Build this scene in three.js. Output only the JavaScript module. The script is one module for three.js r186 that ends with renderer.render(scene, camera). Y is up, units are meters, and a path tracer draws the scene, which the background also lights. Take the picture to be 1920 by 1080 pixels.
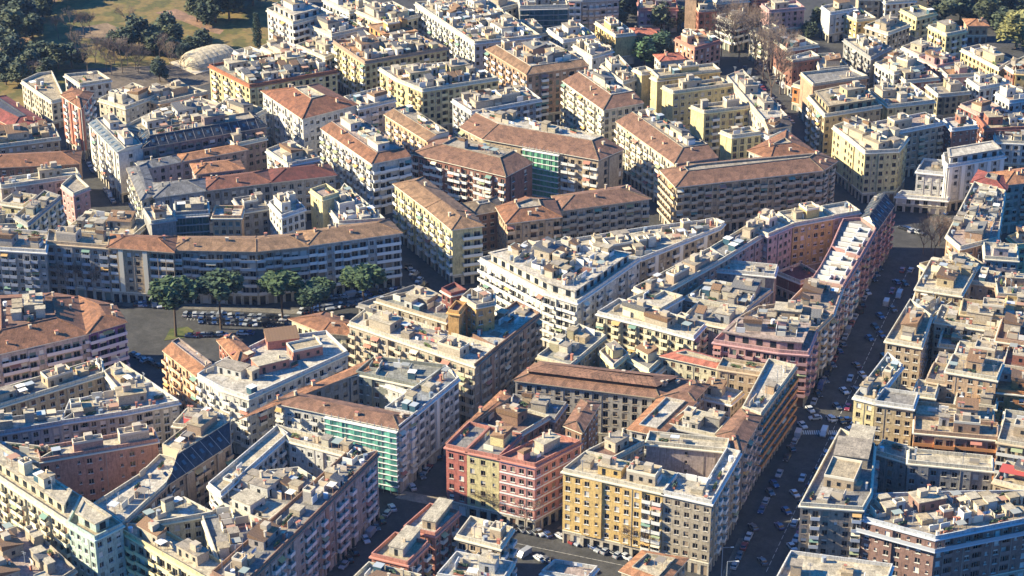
import * as THREE from 'three';
import { mergeGeometries, mergeVertices } from 'three/addons/utils/BufferGeometryUtils.js';

// ---------------------------------------------------------------- camera, sky, sun, exposure
const scene = new THREE.Scene();
const camera = new THREE.PerspectiveCamera(15.0, 16 / 9, 5, 9000);
camera.position.set(0, 336, 704);                       // a helicopter's view, 25.5 degrees down
camera.lookAt(0, 0, 0);
const renderer = new THREE.WebGLRenderer({ antialias: true });
renderer.toneMapping = THREE.LinearToneMapping;
renderer.toneMappingExposure = 3.0;
renderer.shadowMap.enabled = true;
{
  const W = 512, H = 256, data = new Float32Array(W * H * 4);          // clear deep blue winter sky
  for (let j = 0; j < H; j++) for (let i = 0; i < W; i++) {
    const el = (j + .5) / H * Math.PI - Math.PI / 2, k = Math.pow(1 - Math.max(0, Math.sin(el)), 3), o = (j * W + i) * 4;
    data[o] = .001 + .012 * k; data[o + 1] = .082 + .055 * k; data[o + 2] = .310 + .065 * k; data[o + 3] = 1;
  }
  const sky = new THREE.DataTexture(data, W, H, THREE.RGBAFormat, THREE.FloatType);
  sky.mapping = THREE.EquirectangularReflectionMapping; sky.magFilter = THREE.LinearFilter; sky.needsUpdate = true;
  scene.background = sky; scene.environment = sky;
}
const sun = new THREE.DirectionalLight(new THREE.Color(1, .885, .645), 5);
sun.position.set(-860, 465, -40); sun.target.position.set(0, 0, 0);
sun.castShadow = true; sun.shadow.mapSize.set(4096, 4096);
Object.assign(sun.shadow.camera, { left: -700, right: 700, top: 700, bottom: -700, near: 10, far: 3000 });
scene.add(sun, sun.target);
scene.fog = new THREE.FogExp2(new THREE.Color(.45, .62, .95), .00003);

// ---------------------------------------------------------------- chance, colours, materials
function rng(s) { s |= 0; return () => { s = s + 0x6D2B79F5 | 0; let t = Math.imul(s ^ s >>> 15, 1 | s); t = t + Math.imul(t ^ t >>> 7, 61 | t) ^ t; return ((t ^ t >>> 14) >>> 0) / 4294967296; }; }
const PAINT = {
  sunny: '#e2d298', yellow: '#dfbd78', lemon: '#dacb98', paleyellow: '#d8cfae', honey: '#d0b67c', honeybeige: '#c6b28a', cream: '#d3cab2', white: '#d3d0c6', offwhite: '#dcdad2', beige: '#bfaa8c', greige: '#b3a68f', stone: '#c4b69e', plaster: '#b4aca0',
  grey: '#a29d94', greygrey: '#9d9a94', greybrown: '#ab9a86', lavender: '#c2b0a8', red: '#bf7264', salmon: '#c08370', pink: '#d09488', rose: '#c49a94', palepink: '#c8b4ac', pinkgrey: '#bdac9e', pinkred: '#b98a80',
  brown: '#967660', orange: '#cf8c52', orangebeige: '#c8aa88', orangecream: '#d9b58e', olive: '#aaa080', ochre: '#d2a566', maroon: '#86514a', brick: '#a46a56', brickbrown: '#9a6d5c', brickgrey: '#96827a', redbrown: '#bf9682',
  redbrowngrey: '#937468', darkbrown: '#a8907a', taupe: '#a89e90', lightgrey: '#bcbab4', coolgrey: '#a9abac', lilac: '#b4a89c',
  purple: '#7a4f7c', mauve: '#c6b3aa', mauvepink: '#b398a0', purplebrown: '#b8a48e', palebrown: '#b8977a', beigepink: '#c2a694', mint: '#b6c9bb', salmonwall: '#d0a086', whitepink: '#cfc3c0', whitegrey: '#c6c8c8', railgrey: '#9ea3a5',
  greengrey: '#8f9184', rosegrey: '#b09a8e', travertine: '#bfb5a2', steel: '#8a8f93', green: '#62a480', turq: '#62ab98', darkgreen: '#2c5a52', darkteal: '#2a5a60', rust: '#a5694a', weather: '#9d9488',
};
const ROOF = {
  cream: '#cabfa6', white: '#ccc4b4', grey: '#949089', greige: '#aca18f', beige: '#b8a98c', greengrey: '#94948a', bluegrey: '#989c9e', brown: '#86685a', salmonroof: '#b9826c', ochreroof: '#bb9168', rosegrey: '#b19e92', darkred: '#6e3c3a', navyroof: '#4b5060', tealroof: '#84908c',
};
const TILE = { brown: '#9c7258', rust: '#a5714f', tan: '#a6815f', orange: '#be855c', rustred: '#a76d4c', brick: '#96604a', darkredtile: '#7a4136', olivetile: '#85715a', greytile: '#8d8a86', greybrown: '#6d5e54', slate: '#3e4550', slatelight: '#8f979a', red: '#a4564a', salmon: '#d07b60' };

function field(n, octaves, seed) {                       // tiling value noise, 0..1
  const R = rng(seed), out = new Float32Array(n * n); let total = 0;
  for (const [cells, amp, stretch = 1] of octaves) {
    const cy = Math.max(1, Math.round(cells / stretch)), g = Float32Array.from({ length: cells * cy }, R); total += amp;
    for (let y = 0; y < n; y++) for (let x = 0; x < n; x++) {
      const fx = x / n * cells, fy = y / n * cy, ix = Math.floor(fx), iy = Math.floor(fy); let u = fx - ix, v = fy - iy; u = u * u * (3 - 2 * u); v = v * v * (3 - 2 * v);
      const q = (i, j) => g[(j % cy) * cells + i % cells];
      out[y * n + x] += amp * ((q(ix, iy) * (1 - u) + q(ix + 1, iy) * u) * (1 - v) + (q(ix, iy + 1) * (1 - u) + q(ix + 1, iy + 1) * u) * v);
    }
  }
  for (let i = 0; i < out.length; i++) out[i] /= total;
  return out;
}
function texture(n, f) {                                 // f(i, x, y) -> [r, g, b] 0..1
  const d = new Uint8Array(n * n * 4);
  for (let i = 0; i < n * n; i++) { const c = f(i, i % n, Math.floor(i / n)); for (let k = 0; k < 3; k++) d[i * 4 + k] = Math.max(0, Math.min(255, c[k] * 255)); d[i * 4 + 3] = 255; }
  const t = new THREE.DataTexture(d, n, n); t.wrapS = t.wrapT = THREE.RepeatWrapping; t.magFilter = THREE.LinearFilter; t.minFilter = THREE.LinearMipmapLinearFilter; t.generateMipmaps = true; t.colorSpace = THREE.SRGBColorSpace; t.needsUpdate = true;
  return t;
}
const N = 512, fine = field(N, [[128, 1], [64, .6]], 3), mid = field(N, [[24, 1], [48, .7], [96, .4]], 4), broad = field(N, [[6, 1], [12, .7], [24, .35]], 5), streak = field(N, [[180, 1, 24], [70, .9, 14]], 6);
const wallTex = texture(N, (i) => { const k = .76 + .26 * (mid[i] - .1) + .20 * (broad[i] - .5) + .10 * (fine[i] - .3) - (streak[i] > .6 ? Math.min(.16, (streak[i] - .6) * 1.1) : 0) - (broad[i] > .62 ? .05 : 0); return [k, k * .995, k * .985]; });
const roofTex = texture(N, (i, x, y) => { const w = (c, r) => ((Math.imul((x / c | 0) * 73856093 ^ (y / r | 0) * 19349663 ^ 77, 2654435761) >>> 8) % 1000) / 1000 - .5, b = (broad[i] > .52 ? .08 : 0) + .13 * w(64, 128) + .08 * w(128, 32) - (y % 64 < 3 ? .05 : 0), k = .74 + b + .28 * (mid[i] - .45) + .22 * (fine[i] - .5) - (streak[i] > .64 ? .08 : 0); return [k, k * .985, k * .96]; });
const tileTex = texture(N, (i, x, y) => { const row = (y % 16) < 3 ? -.13 : 0, cell = ((Math.imul((x >> 2) * 73856093 ^ (y >> 4) * 19349663, 2654435761) >>> 8) % 1000) / 1000; const patch = ((Math.imul((x / 86 | 0) * 19349663 ^ (y / 128 | 0) * 73856093 ^ 5, 2654435761) >>> 8) % 1000) / 1000 - .5, k = .76 + row - (x % 24 < 5 ? .12 : 0) + .22 * (cell - .5) + .16 * patch + .26 * (mid[i] - .5) + .2 * (broad[i] - .5); return [k, k * (.985 + .03 * fine[i]), k * (.96 + .06 * mid[i])]; });
const roadTex = texture(N, (i) => { const k = .68 + .3 * (broad[i] - .5) + .22 * (mid[i] - .5) + .2 * (fine[i] - .5); return [k, k, k]; });
const grassTex = texture(N, (i) => { const a = broad[i], b = mid[i], d = a > .55 ? 1 : a < .42 ? 0 : (a - .42) / .13; return [.44 + .16 * d + .16 * (b - .5) + .12 * (fine[i] - .5), .44 + .09 * d + .16 * (b - .5) + .12 * (fine[i] - .5), .22 + .12 * d + .10 * (b - .5)]; });
const cache = new Map();
function mat(kind, colour) {
  const key = kind + colour; if (cache.has(key)) return cache.get(key);
  const o = { color: new THREE.Color(colour), roughness: .9 };
  if (kind === 'wall') o.map = wallTex; if (kind === 'roof') o.map = roofTex; if (kind === 'tile') o.map = tileTex; if (kind === 'net') { o.map = wallTex; o.side = THREE.DoubleSide; } if (kind === 'road') o.map = roadTex; if (kind === 'grass') o.map = grassTex;
  if (kind === 'glass') o.roughness = .12; if (kind === 'car') { o.roughness = .35; o.metalness = .1; } if (kind === 'metal') { o.roughness = .5; o.metalness = .6; }
  const m = kind === 'car' ? new THREE.MeshPhysicalMaterial({ ...o, clearcoat: .8, clearcoatRoughness: .1 }) : new THREE.MeshStandardMaterial(o);
  if (kind === 'leaf' || kind === 'plain2') m.side = THREE.DoubleSide;
  cache.set(key, m); return m;
}
const wallM = (k) => mat('wall', PAINT[k] ?? k), roofM = (k) => mat('roof', ROOF[k] ?? PAINT[k] ?? k), tileM = (k) => mat('tile', TILE[k] ?? k), plain = (k) => mat('plain', PAINT[k] ?? k);
const glassM = mat('glass', '#20262c'), glassDarkM = mat('glass', '#14181d'), glassBlueM = mat('glass', '#3d5a66');
const SHUTTERS = ['#b9b3a6', '#8a7a66', '#5d4434', '#6f776a', '#cfc8ba'].map((c) => mat('plain', c));
const AWNINGS = ['#8a9270', '#b8935c', '#c9bfa5', '#6a8676', '#a9705e', '#bfb8a8'].map((c) => mat('plain2', c));

// ---------------------------------------------------------------- geometry helpers
class Faces {                                            // collects quads and triangles, then becomes one mesh
  constructor() { this.p = []; this.n = []; this.t = []; }
  tri(a, b, c, ua, ub, uc) {
    const ux = b[0] - a[0], uy = b[1] - a[1], uz = b[2] - a[2], vx = c[0] - a[0], vy = c[1] - a[1], vz = c[2] - a[2];
    let nx = uy * vz - uz * vy, ny = uz * vx - ux * vz, nz = ux * vy - uy * vx; const l = Math.hypot(nx, ny, nz) || 1; nx /= l; ny /= l; nz /= l;
    this.p.push(...a, ...b, ...c); this.n.push(nx, ny, nz, nx, ny, nz, nx, ny, nz);
    this.t.push(...(ua ?? [a[0], a[2]]), ...(ub ?? [b[0], b[2]]), ...(uc ?? [c[0], c[2]]));
  }
  quad(a, b, c, d, ua, ub, uc, ud) { this.tri(a, b, c, ua, ub, uc); this.tri(a, c, d, ua, uc, ud); }
  get empty() { return !this.p.length; }
  geometry(scale = 1 / 14) {
    const g = new THREE.BufferGeometry();
    g.setAttribute('position', new THREE.Float32BufferAttribute(this.p, 3)); g.setAttribute('normal', new THREE.Float32BufferAttribute(this.n, 3)); g.setAttribute('uv', new THREE.Float32BufferAttribute(this.t.map((v) => v * scale), 2));
    return g;
  }
  box(P, u0, u1, v0, v1, d0, d1) {                       // in a facade frame: along, up, outwards
    const q = (u, v, d) => P(u, v, -d), A = q(u0, v0, d1), B = q(u1, v0, d1), C = q(u1, v1, d1), D = q(u0, v1, d1), a = q(u0, v0, d0), b = q(u1, v0, d0), c = q(u1, v1, d0), e = q(u0, v1, d0);
    const f = (w, x, y, z, l, h) => this.quad(w, x, y, z, [0, 0], [l, 0], [l, h], [0, h]), L = u1 - u0, H = v1 - v0, T = d1 - d0;
    f(A, B, C, D, L, H); f(b, a, e, c, L, H); f(a, A, D, e, T, H); f(B, b, c, C, T, H); f(D, C, c, e, L, T); f(a, b, B, A, L, T);
  }
}
const smooth = (g) => { g.deleteAttribute('normal'); g.deleteAttribute('uv'); const q = mergeVertices(g, .01); q.computeVertexNormals(); q.setAttribute('uv', new THREE.Float32BufferAttribute(new Float32Array(q.attributes.position.count * 2), 2)); return q; };
const numbers = new Map();
const numbered = (n) => { const k = numbers.get(n) ?? 0; numbers.set(n, k + 1); return k ? n + '_' + String(k).padStart(3, '0') : n; };
function mesh(name, g, m, parent, x = 0, y = 0, z = 0, turn = 0) {
  const o = new THREE.Mesh(g, m); o.name = name; o.castShadow = o.receiveShadow = true; o.position.set(x, y, z); o.rotation.y = turn; (parent ?? scene).add(o); return o;
}
function structure(name, g, m) { const o = mesh(numbered(name), g, m); o.userData.kind = 'structure'; return o; }
function thing(name, label, category, x = 0, z = 0, turn = 0, group) {
  const o = new THREE.Group(); o.name = numbered(name); o.position.set(x, 0, z); o.rotation.y = turn; o.userData = { label, category }; if (group) o.userData.group = group; scene.add(o); return o;
}
const geoCache = new Map();
const cached = (key, make) => { if (!geoCache.has(key)) geoCache.set(key, make()); return geoCache.get(key); };
const boxG = (w, h, d) => { const r = (v) => Math.round(v * 20) / 20 || .03; return cached('box' + [r(w), r(h), r(d)], () => new THREE.BoxGeometry(r(w), r(h), r(d)).translate(0, r(h) / 2, 0)); };   // stands on its base
const area2 = (p) => p.reduce((s, a, i) => { const b = p[(i + 1) % p.length]; return s + a[0] * -b[1] - b[0] * -a[1]; }, 0);
function offset(p, d) {                                  // moves each edge of a ring outwards by d (a number, or one per edge); mitred
  const n = p.length, D = (i) => (Array.isArray(d) ? d[i] : d), E = p.map((a, i) => { const b = p[(i + 1) % n], L = Math.hypot(b[0] - a[0], b[1] - a[1]) || 1, dx = (b[0] - a[0]) / L, dz = (b[1] - a[1]) / L; return { x: a[0] - dz * D(i), z: a[1] + dx * D(i), dx, dz }; });
  return p.map((a, i) => {
    const f = E[(i + n - 1) % n], g = E[i], c = f.dx * g.dz - f.dz * g.dx;
    if (Math.abs(c) < .05) return [g.x, g.z];
    const t = ((g.x - f.x) * g.dz - (g.z - f.z) * g.dx) / c;
    return [f.x + f.dx * t, f.z + f.dz * t];
  });
}
function sound(p, q) { return area2(q) * area2(p) > 0 && p.every((a, i) => { const j = (i + 1) % p.length; return (p[j][0] - a[0]) * (q[j][0] - q[i][0]) + (p[j][1] - a[1]) * (q[j][1] - q[i][1]) > -1e-6; }); }
function deepest(p, most, mask) { let lo = 0, hi = most; const at = (d) => sound(p, offset(p, mask ? mask.map((m) => -d * m) : -d)); if (at(hi)) return hi; for (let k = 0; k < 18; k++) { const m = (lo + hi) / 2; at(m) ? lo = m : hi = m; } return lo * .985; }
const inside = (p, x, z) => { let s = false; for (let i = 0, j = p.length - 1; i < p.length; j = i++) if ((p[i][1] > z) !== (p[j][1] > z) && x < (p[j][0] - p[i][0]) * (z - p[i][1]) / (p[j][1] - p[i][1]) + p[i][0]) s = !s; return s; };
function sheet(F, p, y, up = true) { for (const t of THREE.ShapeUtils.triangulateShape(p.map((a) => new THREE.Vector2(a[0], -a[1])), [])) { const q = t.map((i) => [p[i][0], y, p[i][1]]); up ? F.tri(q[0], q[1], q[2]) : F.tri(q[2], q[1], q[0]); } }
function rim(F, o, i, y0, y1) {                          // a closed band between two rings
  o.forEach((a, k) => { const b = o[(k + 1) % o.length], c = i[(k + 1) % o.length], d = i[k], L = Math.hypot(b[0] - a[0], b[1] - a[1]);
    F.quad([a[0], y0, a[1]], [b[0], y0, b[1]], [b[0], y1, b[1]], [a[0], y1, a[1]], [0, y0], [L, y0], [L, y1], [0, y1]);
    F.quad([c[0], y0, c[1]], [d[0], y0, d[1]], [d[0], y1, d[1]], [c[0], y1, c[1]], [0, y0], [L, y0], [L, y1], [0, y1]);
    F.quad([a[0], y1, a[1]], [b[0], y1, b[1]], [c[0], y1, c[1]], [d[0], y1, d[1]]);
    F.quad([d[0], y0, d[1]], [c[0], y0, c[1]], [b[0], y0, b[1]], [a[0], y0, a[1]]); });
}
function walls(F, p, y0, y1) { p.forEach((a, k) => { const b = p[(k + 1) % p.length], L = Math.hypot(b[0] - a[0], b[1] - a[1]); F.quad([a[0], y0, a[1]], [b[0], y0, b[1]], [b[0], y1, b[1]], [a[0], y1, a[1]], [0, y0], [L, y0], [L, y1], [0, y1]); }); }

// ---------------------------------------------------------------- an apartment house
let serial = 0;
function railing(w, d, hgt) {                            // balcony: slab and three solid sides
  return cached('rail' + [Math.round(w * 5), d], () => { const W = Math.round(w * 5) / 5, b = (x, y, z, i, j, k) => new THREE.BoxGeometry(x, y, z).translate(i, j, k);
    return mergeGeometries([b(W, .16, d, 0, .08, d / 2), b(W, hgt, .07, 0, .16 + hgt / 2, d - .035), b(.07, hgt, d - .07, -W / 2 + .035, .16 + hgt / 2, (d - .07) / 2), b(.07, hgt, d - .07, W / 2 - .035, .16 + hgt / 2, (d - .07) / 2)]); });
}
const FRAMES = ['#c9c4b8', '#b3ab9c', '#8b7d6c'].map((c) => mat('plain', c));
const frameG = (w, h) => cached('frame' + [w, h], () => mergeGeometries([[w + .16, .12, 0, -.02], [w, .07, 0, h - .07]].map(([a, c, x, y], i) => new THREE.BoxGeometry(a, c, i ? .06 : .42).translate(x, y + c / 2, i ? .03 : .2)).concat([-w / 2 + .03, 0, w / 2 - .03].map((x) => new THREE.BoxGeometry(.07, h - .2, .05).translate(x, h / 2, .025)))));
const canopyG = cached('canopy', () => { const g = new THREE.BoxGeometry(1, .05, 1.5); g.rotateX(.5).translate(0, 0, .66); return g; });
function b(label, ring, h, paint, o = {}) {
  const R = rng(977 + serial * 131), id = serial++; let p = ring, mask = o.tm ? [...o.tm].map(Number) : null;
  const e0 = p.length; let edgeOf = p.map((_, i) => i);
  if (area2(p) < 0) { p = [...p].reverse(); edgeOf = edgeOf.map((_, i) => (2 * e0 - 2 - i) % e0); }
  if (mask) mask = edgeOf.map((e) => mask[e] ?? 1);
  const cx = p.reduce((s, a) => s + a[0], 0) / e0, cz = p.reduce((s, a) => s + a[1], 0) / e0; p = p.map((a) => [a[0] - cx, a[1] - cz]);
  const t = thing(o.name ?? 'apartment_building', label, o.cat ?? 'building', cx, cz);
  const dist = Math.hypot(cx, cz - 704);
  const tone = 1 + (R() - .5) * .1;
  const W = new Faces(), LW = new Faces(), base = new Faces(), bands = new Faces();
  const win = [], bal = [], gf = h > 12 ? 4.2 : 3.4, nf = Math.max(1, Math.round((h - gf - .7) / 3.12)), fh = (h - gf - .7) / nf;
  const balM = plain(o.bc ?? (R() < .6 ? 'white' : paint)), pitch = o.wp ?? 3.0 + (R() - .5) * .4;
  const ribM = o.redrib ? plain('brick') : plain(o.pc ?? 'cream');
  const nets = o.net ? new Faces() : null;
  p.forEach((a, k) => {
    const bb = p[(k + 1) % e0], L = Math.hypot(bb[0] - a[0], bb[1] - a[1]), dx = (bb[0] - a[0]) / L, dz = (bb[1] - a[1]) / L, nx = -dz, nz = dx;
    const P = (u, v, d) => [a[0] + dx * u - nx * d, v, a[1] + dz * u - nz * d], turn = Math.atan2(nx, nz);
    const lit = nx < -.12, WW = o.litwall && lit ? LW : W, Q = (u0, u1, v0, v1, d0, d1, F = WW) => F.quad(P(u0, v0, d0), P(u1, v0, d0), P(u1, v1, d1), P(u0, v1, d1), [u0, v0], [u1, v0], [u1, v1], [u0, v1]);
    if (nz < .04 || L < 2.2) { Q(0, L, 0, h, 0, 0); return; }
    const pat = (nx < -.1 ? o.fl : o.fr) ?? o.f ?? o.fl ?? o.fr ?? 'w', nc = Math.max(1, Math.round(L / pitch)), cw = L / nc;
    const netted = o.net && edgeOf[k] === o.net[0];
    // ground floor with wide openings
    for (let c = 0; c < nc; c++) {
      const u0 = c * cw, u1 = u0 + cw, m = cw * .17, o0 = u0 + m, o1 = u1 - m, top = gf - 1;
      Q(u0, o0, 0, gf, 0, 0, base); Q(o1, u1, 0, gf, 0, 0, base); Q(o0, o1, top, gf, 0, 0, base);
      base.quad(P(o0, 0, 0), P(o0, 0, .4), P(o0, top, .4), P(o0, top, 0)); base.quad(P(o1, 0, .4), P(o1, 0, 0), P(o1, top, 0), P(o1, top, .4)); base.quad(P(o0, top, .4), P(o1, top, .4), P(o1, top, 0), P(o0, top, 0));
      win.push({ at: P((o0 + o1) / 2, 0, .4), w: o1 - o0, h: top, turn, shop: 1 });
    }
    Q(0, L, h - .7, h, 0, 0);
    // shallow bays that stand half a metre proud of the wall
    const off = Array(nc + 2).fill(0), bays = !netted && nc >= 5 && R() < .6, bw = 1 + Math.floor(R() * 2), gap = 2 + Math.floor(R() * 2), st = 1 + Math.floor(R() * 2);
    if (bays) for (let c = st; c + bw < nc; c += bw + gap) for (let q = 0; q < bw; q++) off[c + q + 1] = -.5;
    const yb = gf + .2, yt = h - .7;
    for (let c = 0; c <= nc; c++) if (off[c] !== off[c + 1]) { const u = c * cw, q = off[c + 1] < 0 ? [0, -.5] : [-.5, 0]; WW.quad(P(u, yb, q[0]), P(u, yb, q[1]), P(u, yt, q[1]), P(u, yt, q[0]), [0, yb], [.5, yb], [.5, yt], [0, yt]); }
    for (let c = 0; c < nc; c++) if (off[c + 1]) { const u0 = c * cw, u1 = u0 + cw; WW.quad(P(u0, yt, -.5), P(u1, yt, -.5), P(u1, yt, 0), P(u0, yt, 0)); WW.quad(P(u0, yb, 0), P(u1, yb, 0), P(u1, yb, -.5), P(u0, yb, -.5)); }
    if (o.bands) for (let f = 0; f <= nf; f++) bands.box(P, .02, L - .02, gf + f * fh - .2, gf + f * fh + .2, 0, .14); else bands.box(P, .02, L - .02, gf - .16, gf + .19, 0, .12);
    for (let f = 0; f < nf; f++) {
      const y = gf + f * fh; let run = 0;
      for (let c = 0; c < nc; c++) {
        const ch = netted && (c + .5) / nc > o.net[1] && (c + .5) / nc < o.net[2] ? '.' : pat[c % pat.length], u0 = c * cw, u1 = u0 + cw, um = u0 + cw / 2, D = off[c + 1], yl = f || !D ? y : yb;
        let w = 0, hh = 0, s = .85, d = .28;
        if (ch === 'w') { w = 1.45; hh = 1.7; s = .75; } else if (ch === 's') { w = .8; hh = 1.1; s = 1.2; } else if (ch === 'd' || ch === 'b') { w = 1.6; hh = 2.2; s = .1; } else if (ch === 'B') { w = Math.min(2.3, cw * .72); hh = 2.25; s = .1; } else if (ch === 'L') { w = cw * .9; hh = fh - .45; s = .12; d = 1.3; }
        w = Math.min(w, cw * .92);
        if (!w) Q(u0, u1, yl, y + fh, D, D);
        else {
          const a0 = um - w / 2, a1 = um + w / 2, v0 = y + s, v1 = y + s + hh;
          Q(u0, a0, yl, y + fh, D, D); Q(a1, u1, yl, y + fh, D, D); if (v0 > yl) Q(a0, a1, yl, v0, D, D); Q(a0, a1, v1, y + fh, D, D);
          d += D; WW.quad(P(a0, v0, D), P(a0, v0, d), P(a0, v1, d), P(a0, v1, D)); WW.quad(P(a1, v0, d), P(a1, v0, D), P(a1, v1, D), P(a1, v1, d)); WW.quad(P(a0, v1, d), P(a1, v1, d), P(a1, v1, D), P(a0, v1, D)); WW.quad(P(a0, v0, D), P(a1, v0, D), P(a1, v0, d), P(a0, v0, d));
          if (ch === 'L') { Q(a0, a0 + w * .3, v0, v1, d, d); Q(a1 - w * .15, a1, v0, v1, d, d); win.push({ at: P(a0 + w * .575, v0, d), w: w * .55, h: hh, turn }); bal.push({ at: P(um, v0, D + .04), w, turn, flat: 1 }); }
          else win.push({ at: P(um, v0, d - .02), w, h: hh, turn });
        }
        if (ch === 'b') bal.push({ at: P(um, y - .06, D), w: cw * .9, d: 1.15, turn, up: R() < .2 });
        if (ch === 'B') { run++; if (pat[(c + 1) % pat.length] !== 'B' || c === nc - 1 || run * cw > 13 || off[c + 2] !== D) { bal.push({ at: P(u1 - run * cw / 2, y - .06, D), w: run * cw - .1, d: 1.25, turn, up: R() < .18 }); run = 0; } }
        if (ch === 'p' && f === 0) { const q = new Faces(); q.box(P, um - cw * .28, um + cw * .28, gf + .2, h - .5, 0, .45); mesh('pilaster', q.geometry(), ribM, t); }
        if (f === 0 && c && dist < 1000 && R() < .3) mesh('drainpipe', boxG(.15, h - 5, .12), plain('weather'), t, ...P(u0 + .12, gf + .2, D - .06), turn);
      }
    }
    if (netted) {
      const [, t0, t1, col] = o.net, u0 = L * t0, u1 = L * t1, nl = o.nlev, sh = (h - 1.6) / nl;
      for (let f = 0; f < nl; f++) {
        const s = new Faces(); for (let q = 0; q < 12; q++) { const a0 = u0 + (u1 - u0) * q / 12, a1 = u0 + (u1 - u0) * (q + 1) / 12, bul = (i) => -1.35 - (i % 2 ? .3 : 0) * (.4 + R()); const b0 = bul(q), b1 = bul(q + 1); s.quad(P(a0, 1.2 + f * sh, b0), P(a1, 1.2 + f * sh, b1), P(a1, 1.2 + f * sh + sh * .78, b1 * .98), P(a0, 1.2 + f * sh + sh * .78, b0 * .98)); }
        mesh('scaffold_netting', s.geometry(), mat('net', PAINT[col]), t);
        const bd = new Faces(); bd.box(P, u0 - .2, u1 + .2, 1.2 + f * sh + sh * .82, 1.2 + f * sh + sh * .93, 0.3, 1.72); mesh('scaffold_board', bd.geometry(), plain(o.net[3].startsWith('dark') ? 'greygrey' : 'offwhite'), t);
      }
      const po = new Faces(); for (let u = u0; u <= u1 + .1; u += (u1 - u0) / 10) po.box(P, u - .05, u + .05, 0, h + 1.4, 1.42, 1.52); mesh('scaffold_poles', po.geometry(), plain('steel'), t);
    }
  });
  mesh('wall', W.geometry(), wallM(paint), t);
  if (!LW.empty) { const m = mesh('wall', LW.geometry(), wallM(o.litwall), t); m.userData.label = 'sunlit wall'; }
  if (!base.empty) mesh('ground_floor', base.geometry(), wallM(o.gc ?? 'travertine'), t);
  if (!bands.empty) mesh('string_course', bands.geometry(), plain(o.bands ? 'offwhite' : 'cream'), t);
  // windows: single parts where they can be told apart, one joined part far away
  const single = dist < 905 && win.length <= 300, loose = new Faces(), looseS = new Faces();
  for (const w of win) {
    const shut = w.shop ? (R() < .3 ? 1 : 0) : [0, 0, 0, 0, .35, .6, 1][Math.floor(R() * 7)], gm = R() < .5 ? glassM : glassDarkM, W2 = Math.round(w.w * 10) / 10 + .02, H2 = Math.round(w.h * 10) / 10 + .02;
    if (single) {
      const m = mesh(w.shop ? 'shop_window' : 'window', cached('pane' + [W2, H2], () => new THREE.BoxGeometry(W2, H2, .06).translate(0, H2 / 2, -.03)), gm, t, ...w.at, w.turn);
      if (!w.shop && dist < 860) mesh('frame', frameG(W2, H2), FRAMES[id % 3], m);
      if (shut) mesh('shutter', cached('shut' + [W2, H2, shut], () => new THREE.BoxGeometry(W2 - .04, H2 * shut, .07).translate(0, H2 - H2 * shut / 2, .05)), SHUTTERS[(id + (R() < .2 ? 1 : 0)) % 5], m);
    } else {
      const c = Math.cos(w.turn), s = Math.sin(w.turn), q = (F, x0, x1, y0, y1, d) => { const P = (x, y) => [w.at[0] + x * c + d * s, w.at[1] + y, w.at[2] - x * s + d * c]; F.quad(P(x0, y0), P(x1, y0), P(x1, y1), P(x0, y1)); };
      q(loose, -w.w / 2, w.w / 2, 0, w.h, 0); if (shut) q(looseS, -w.w / 2, w.w / 2, w.h * (1 - shut), w.h, .05);
    }
  }
  if (!loose.empty) mesh('windows', loose.geometry(), glassDarkM, t).userData.kind = 'stuff';
  if (!looseS.empty) mesh('shutters', looseS.geometry(), SHUTTERS[id % 5], t).userData.kind = 'stuff';
  for (const q of bal.slice(0, 300)) {
    if (q.flat) mesh('balcony_parapet', boxG(q.w, 1, .08), balM, t, ...q.at, q.turn);
    else { const m = mesh('balcony', railing(q.w, q.d, .95), balM, t, ...q.at, q.turn); if (q.up && dist < 1000) { const cwid = Math.min(q.w, 3.4); const a = mesh('awning', canopyG, AWNINGS[Math.floor(R() * 5)], m, 0, 2.5, .05); a.scale.x = cwid; } }
  }
  // roof
  let top = p, zr = h, onTile = false;
  const tk = o.t ?? o.tedge;
  if (tk) {
    const M = mask ?? p.map(() => 1), flatTop = o.ti || o.tedge, want = o.ti ?? (o.tedge ? 2 : 99), d = deepest(p, Math.min(want, 30), M), F = new Faces(), eave = offset(p, M.map((m) => .7 * m)), inn = offset(p, M.map((m) => -d * m)), slope = o.slope ?? (tk === 'slate' ? .8 : .36);
    const ySlope = h + (d + .7) * slope, ridge = d < want - .01;
    const S = new Faces();
    eave.forEach((a, k) => { const j = (k + 1) % e0, bq = eave[j], c = inn[j], e = inn[k], L = Math.hypot(bq[0] - a[0], bq[1] - a[1]), w = Math.hypot(d + .7, ySlope - h);
      if (M[k]) F.quad([a[0], h + .22, a[1]], [bq[0], h + .22, bq[1]], [c[0], ySlope, c[1]], [e[0], ySlope, e[1]], [0, 0], [L, 0], [L - d, w], [d, w]);
      else S.quad([a[0], h, a[1]], [bq[0], h, bq[1]], [c[0], ySlope, c[1]], [e[0], ySlope, e[1]], [0, 0], [L, 0], [L, 1], [0, 1]);
      S.quad([a[0], h - .05, a[1]], [bq[0], h - .05, bq[1]], [bq[0], h + .22, bq[1]], [a[0], h + .22, a[1]], [0, 0], [L, 0], [L, .3], [0, .3]); });
    sheet(S, eave, h - .05, false);
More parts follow.
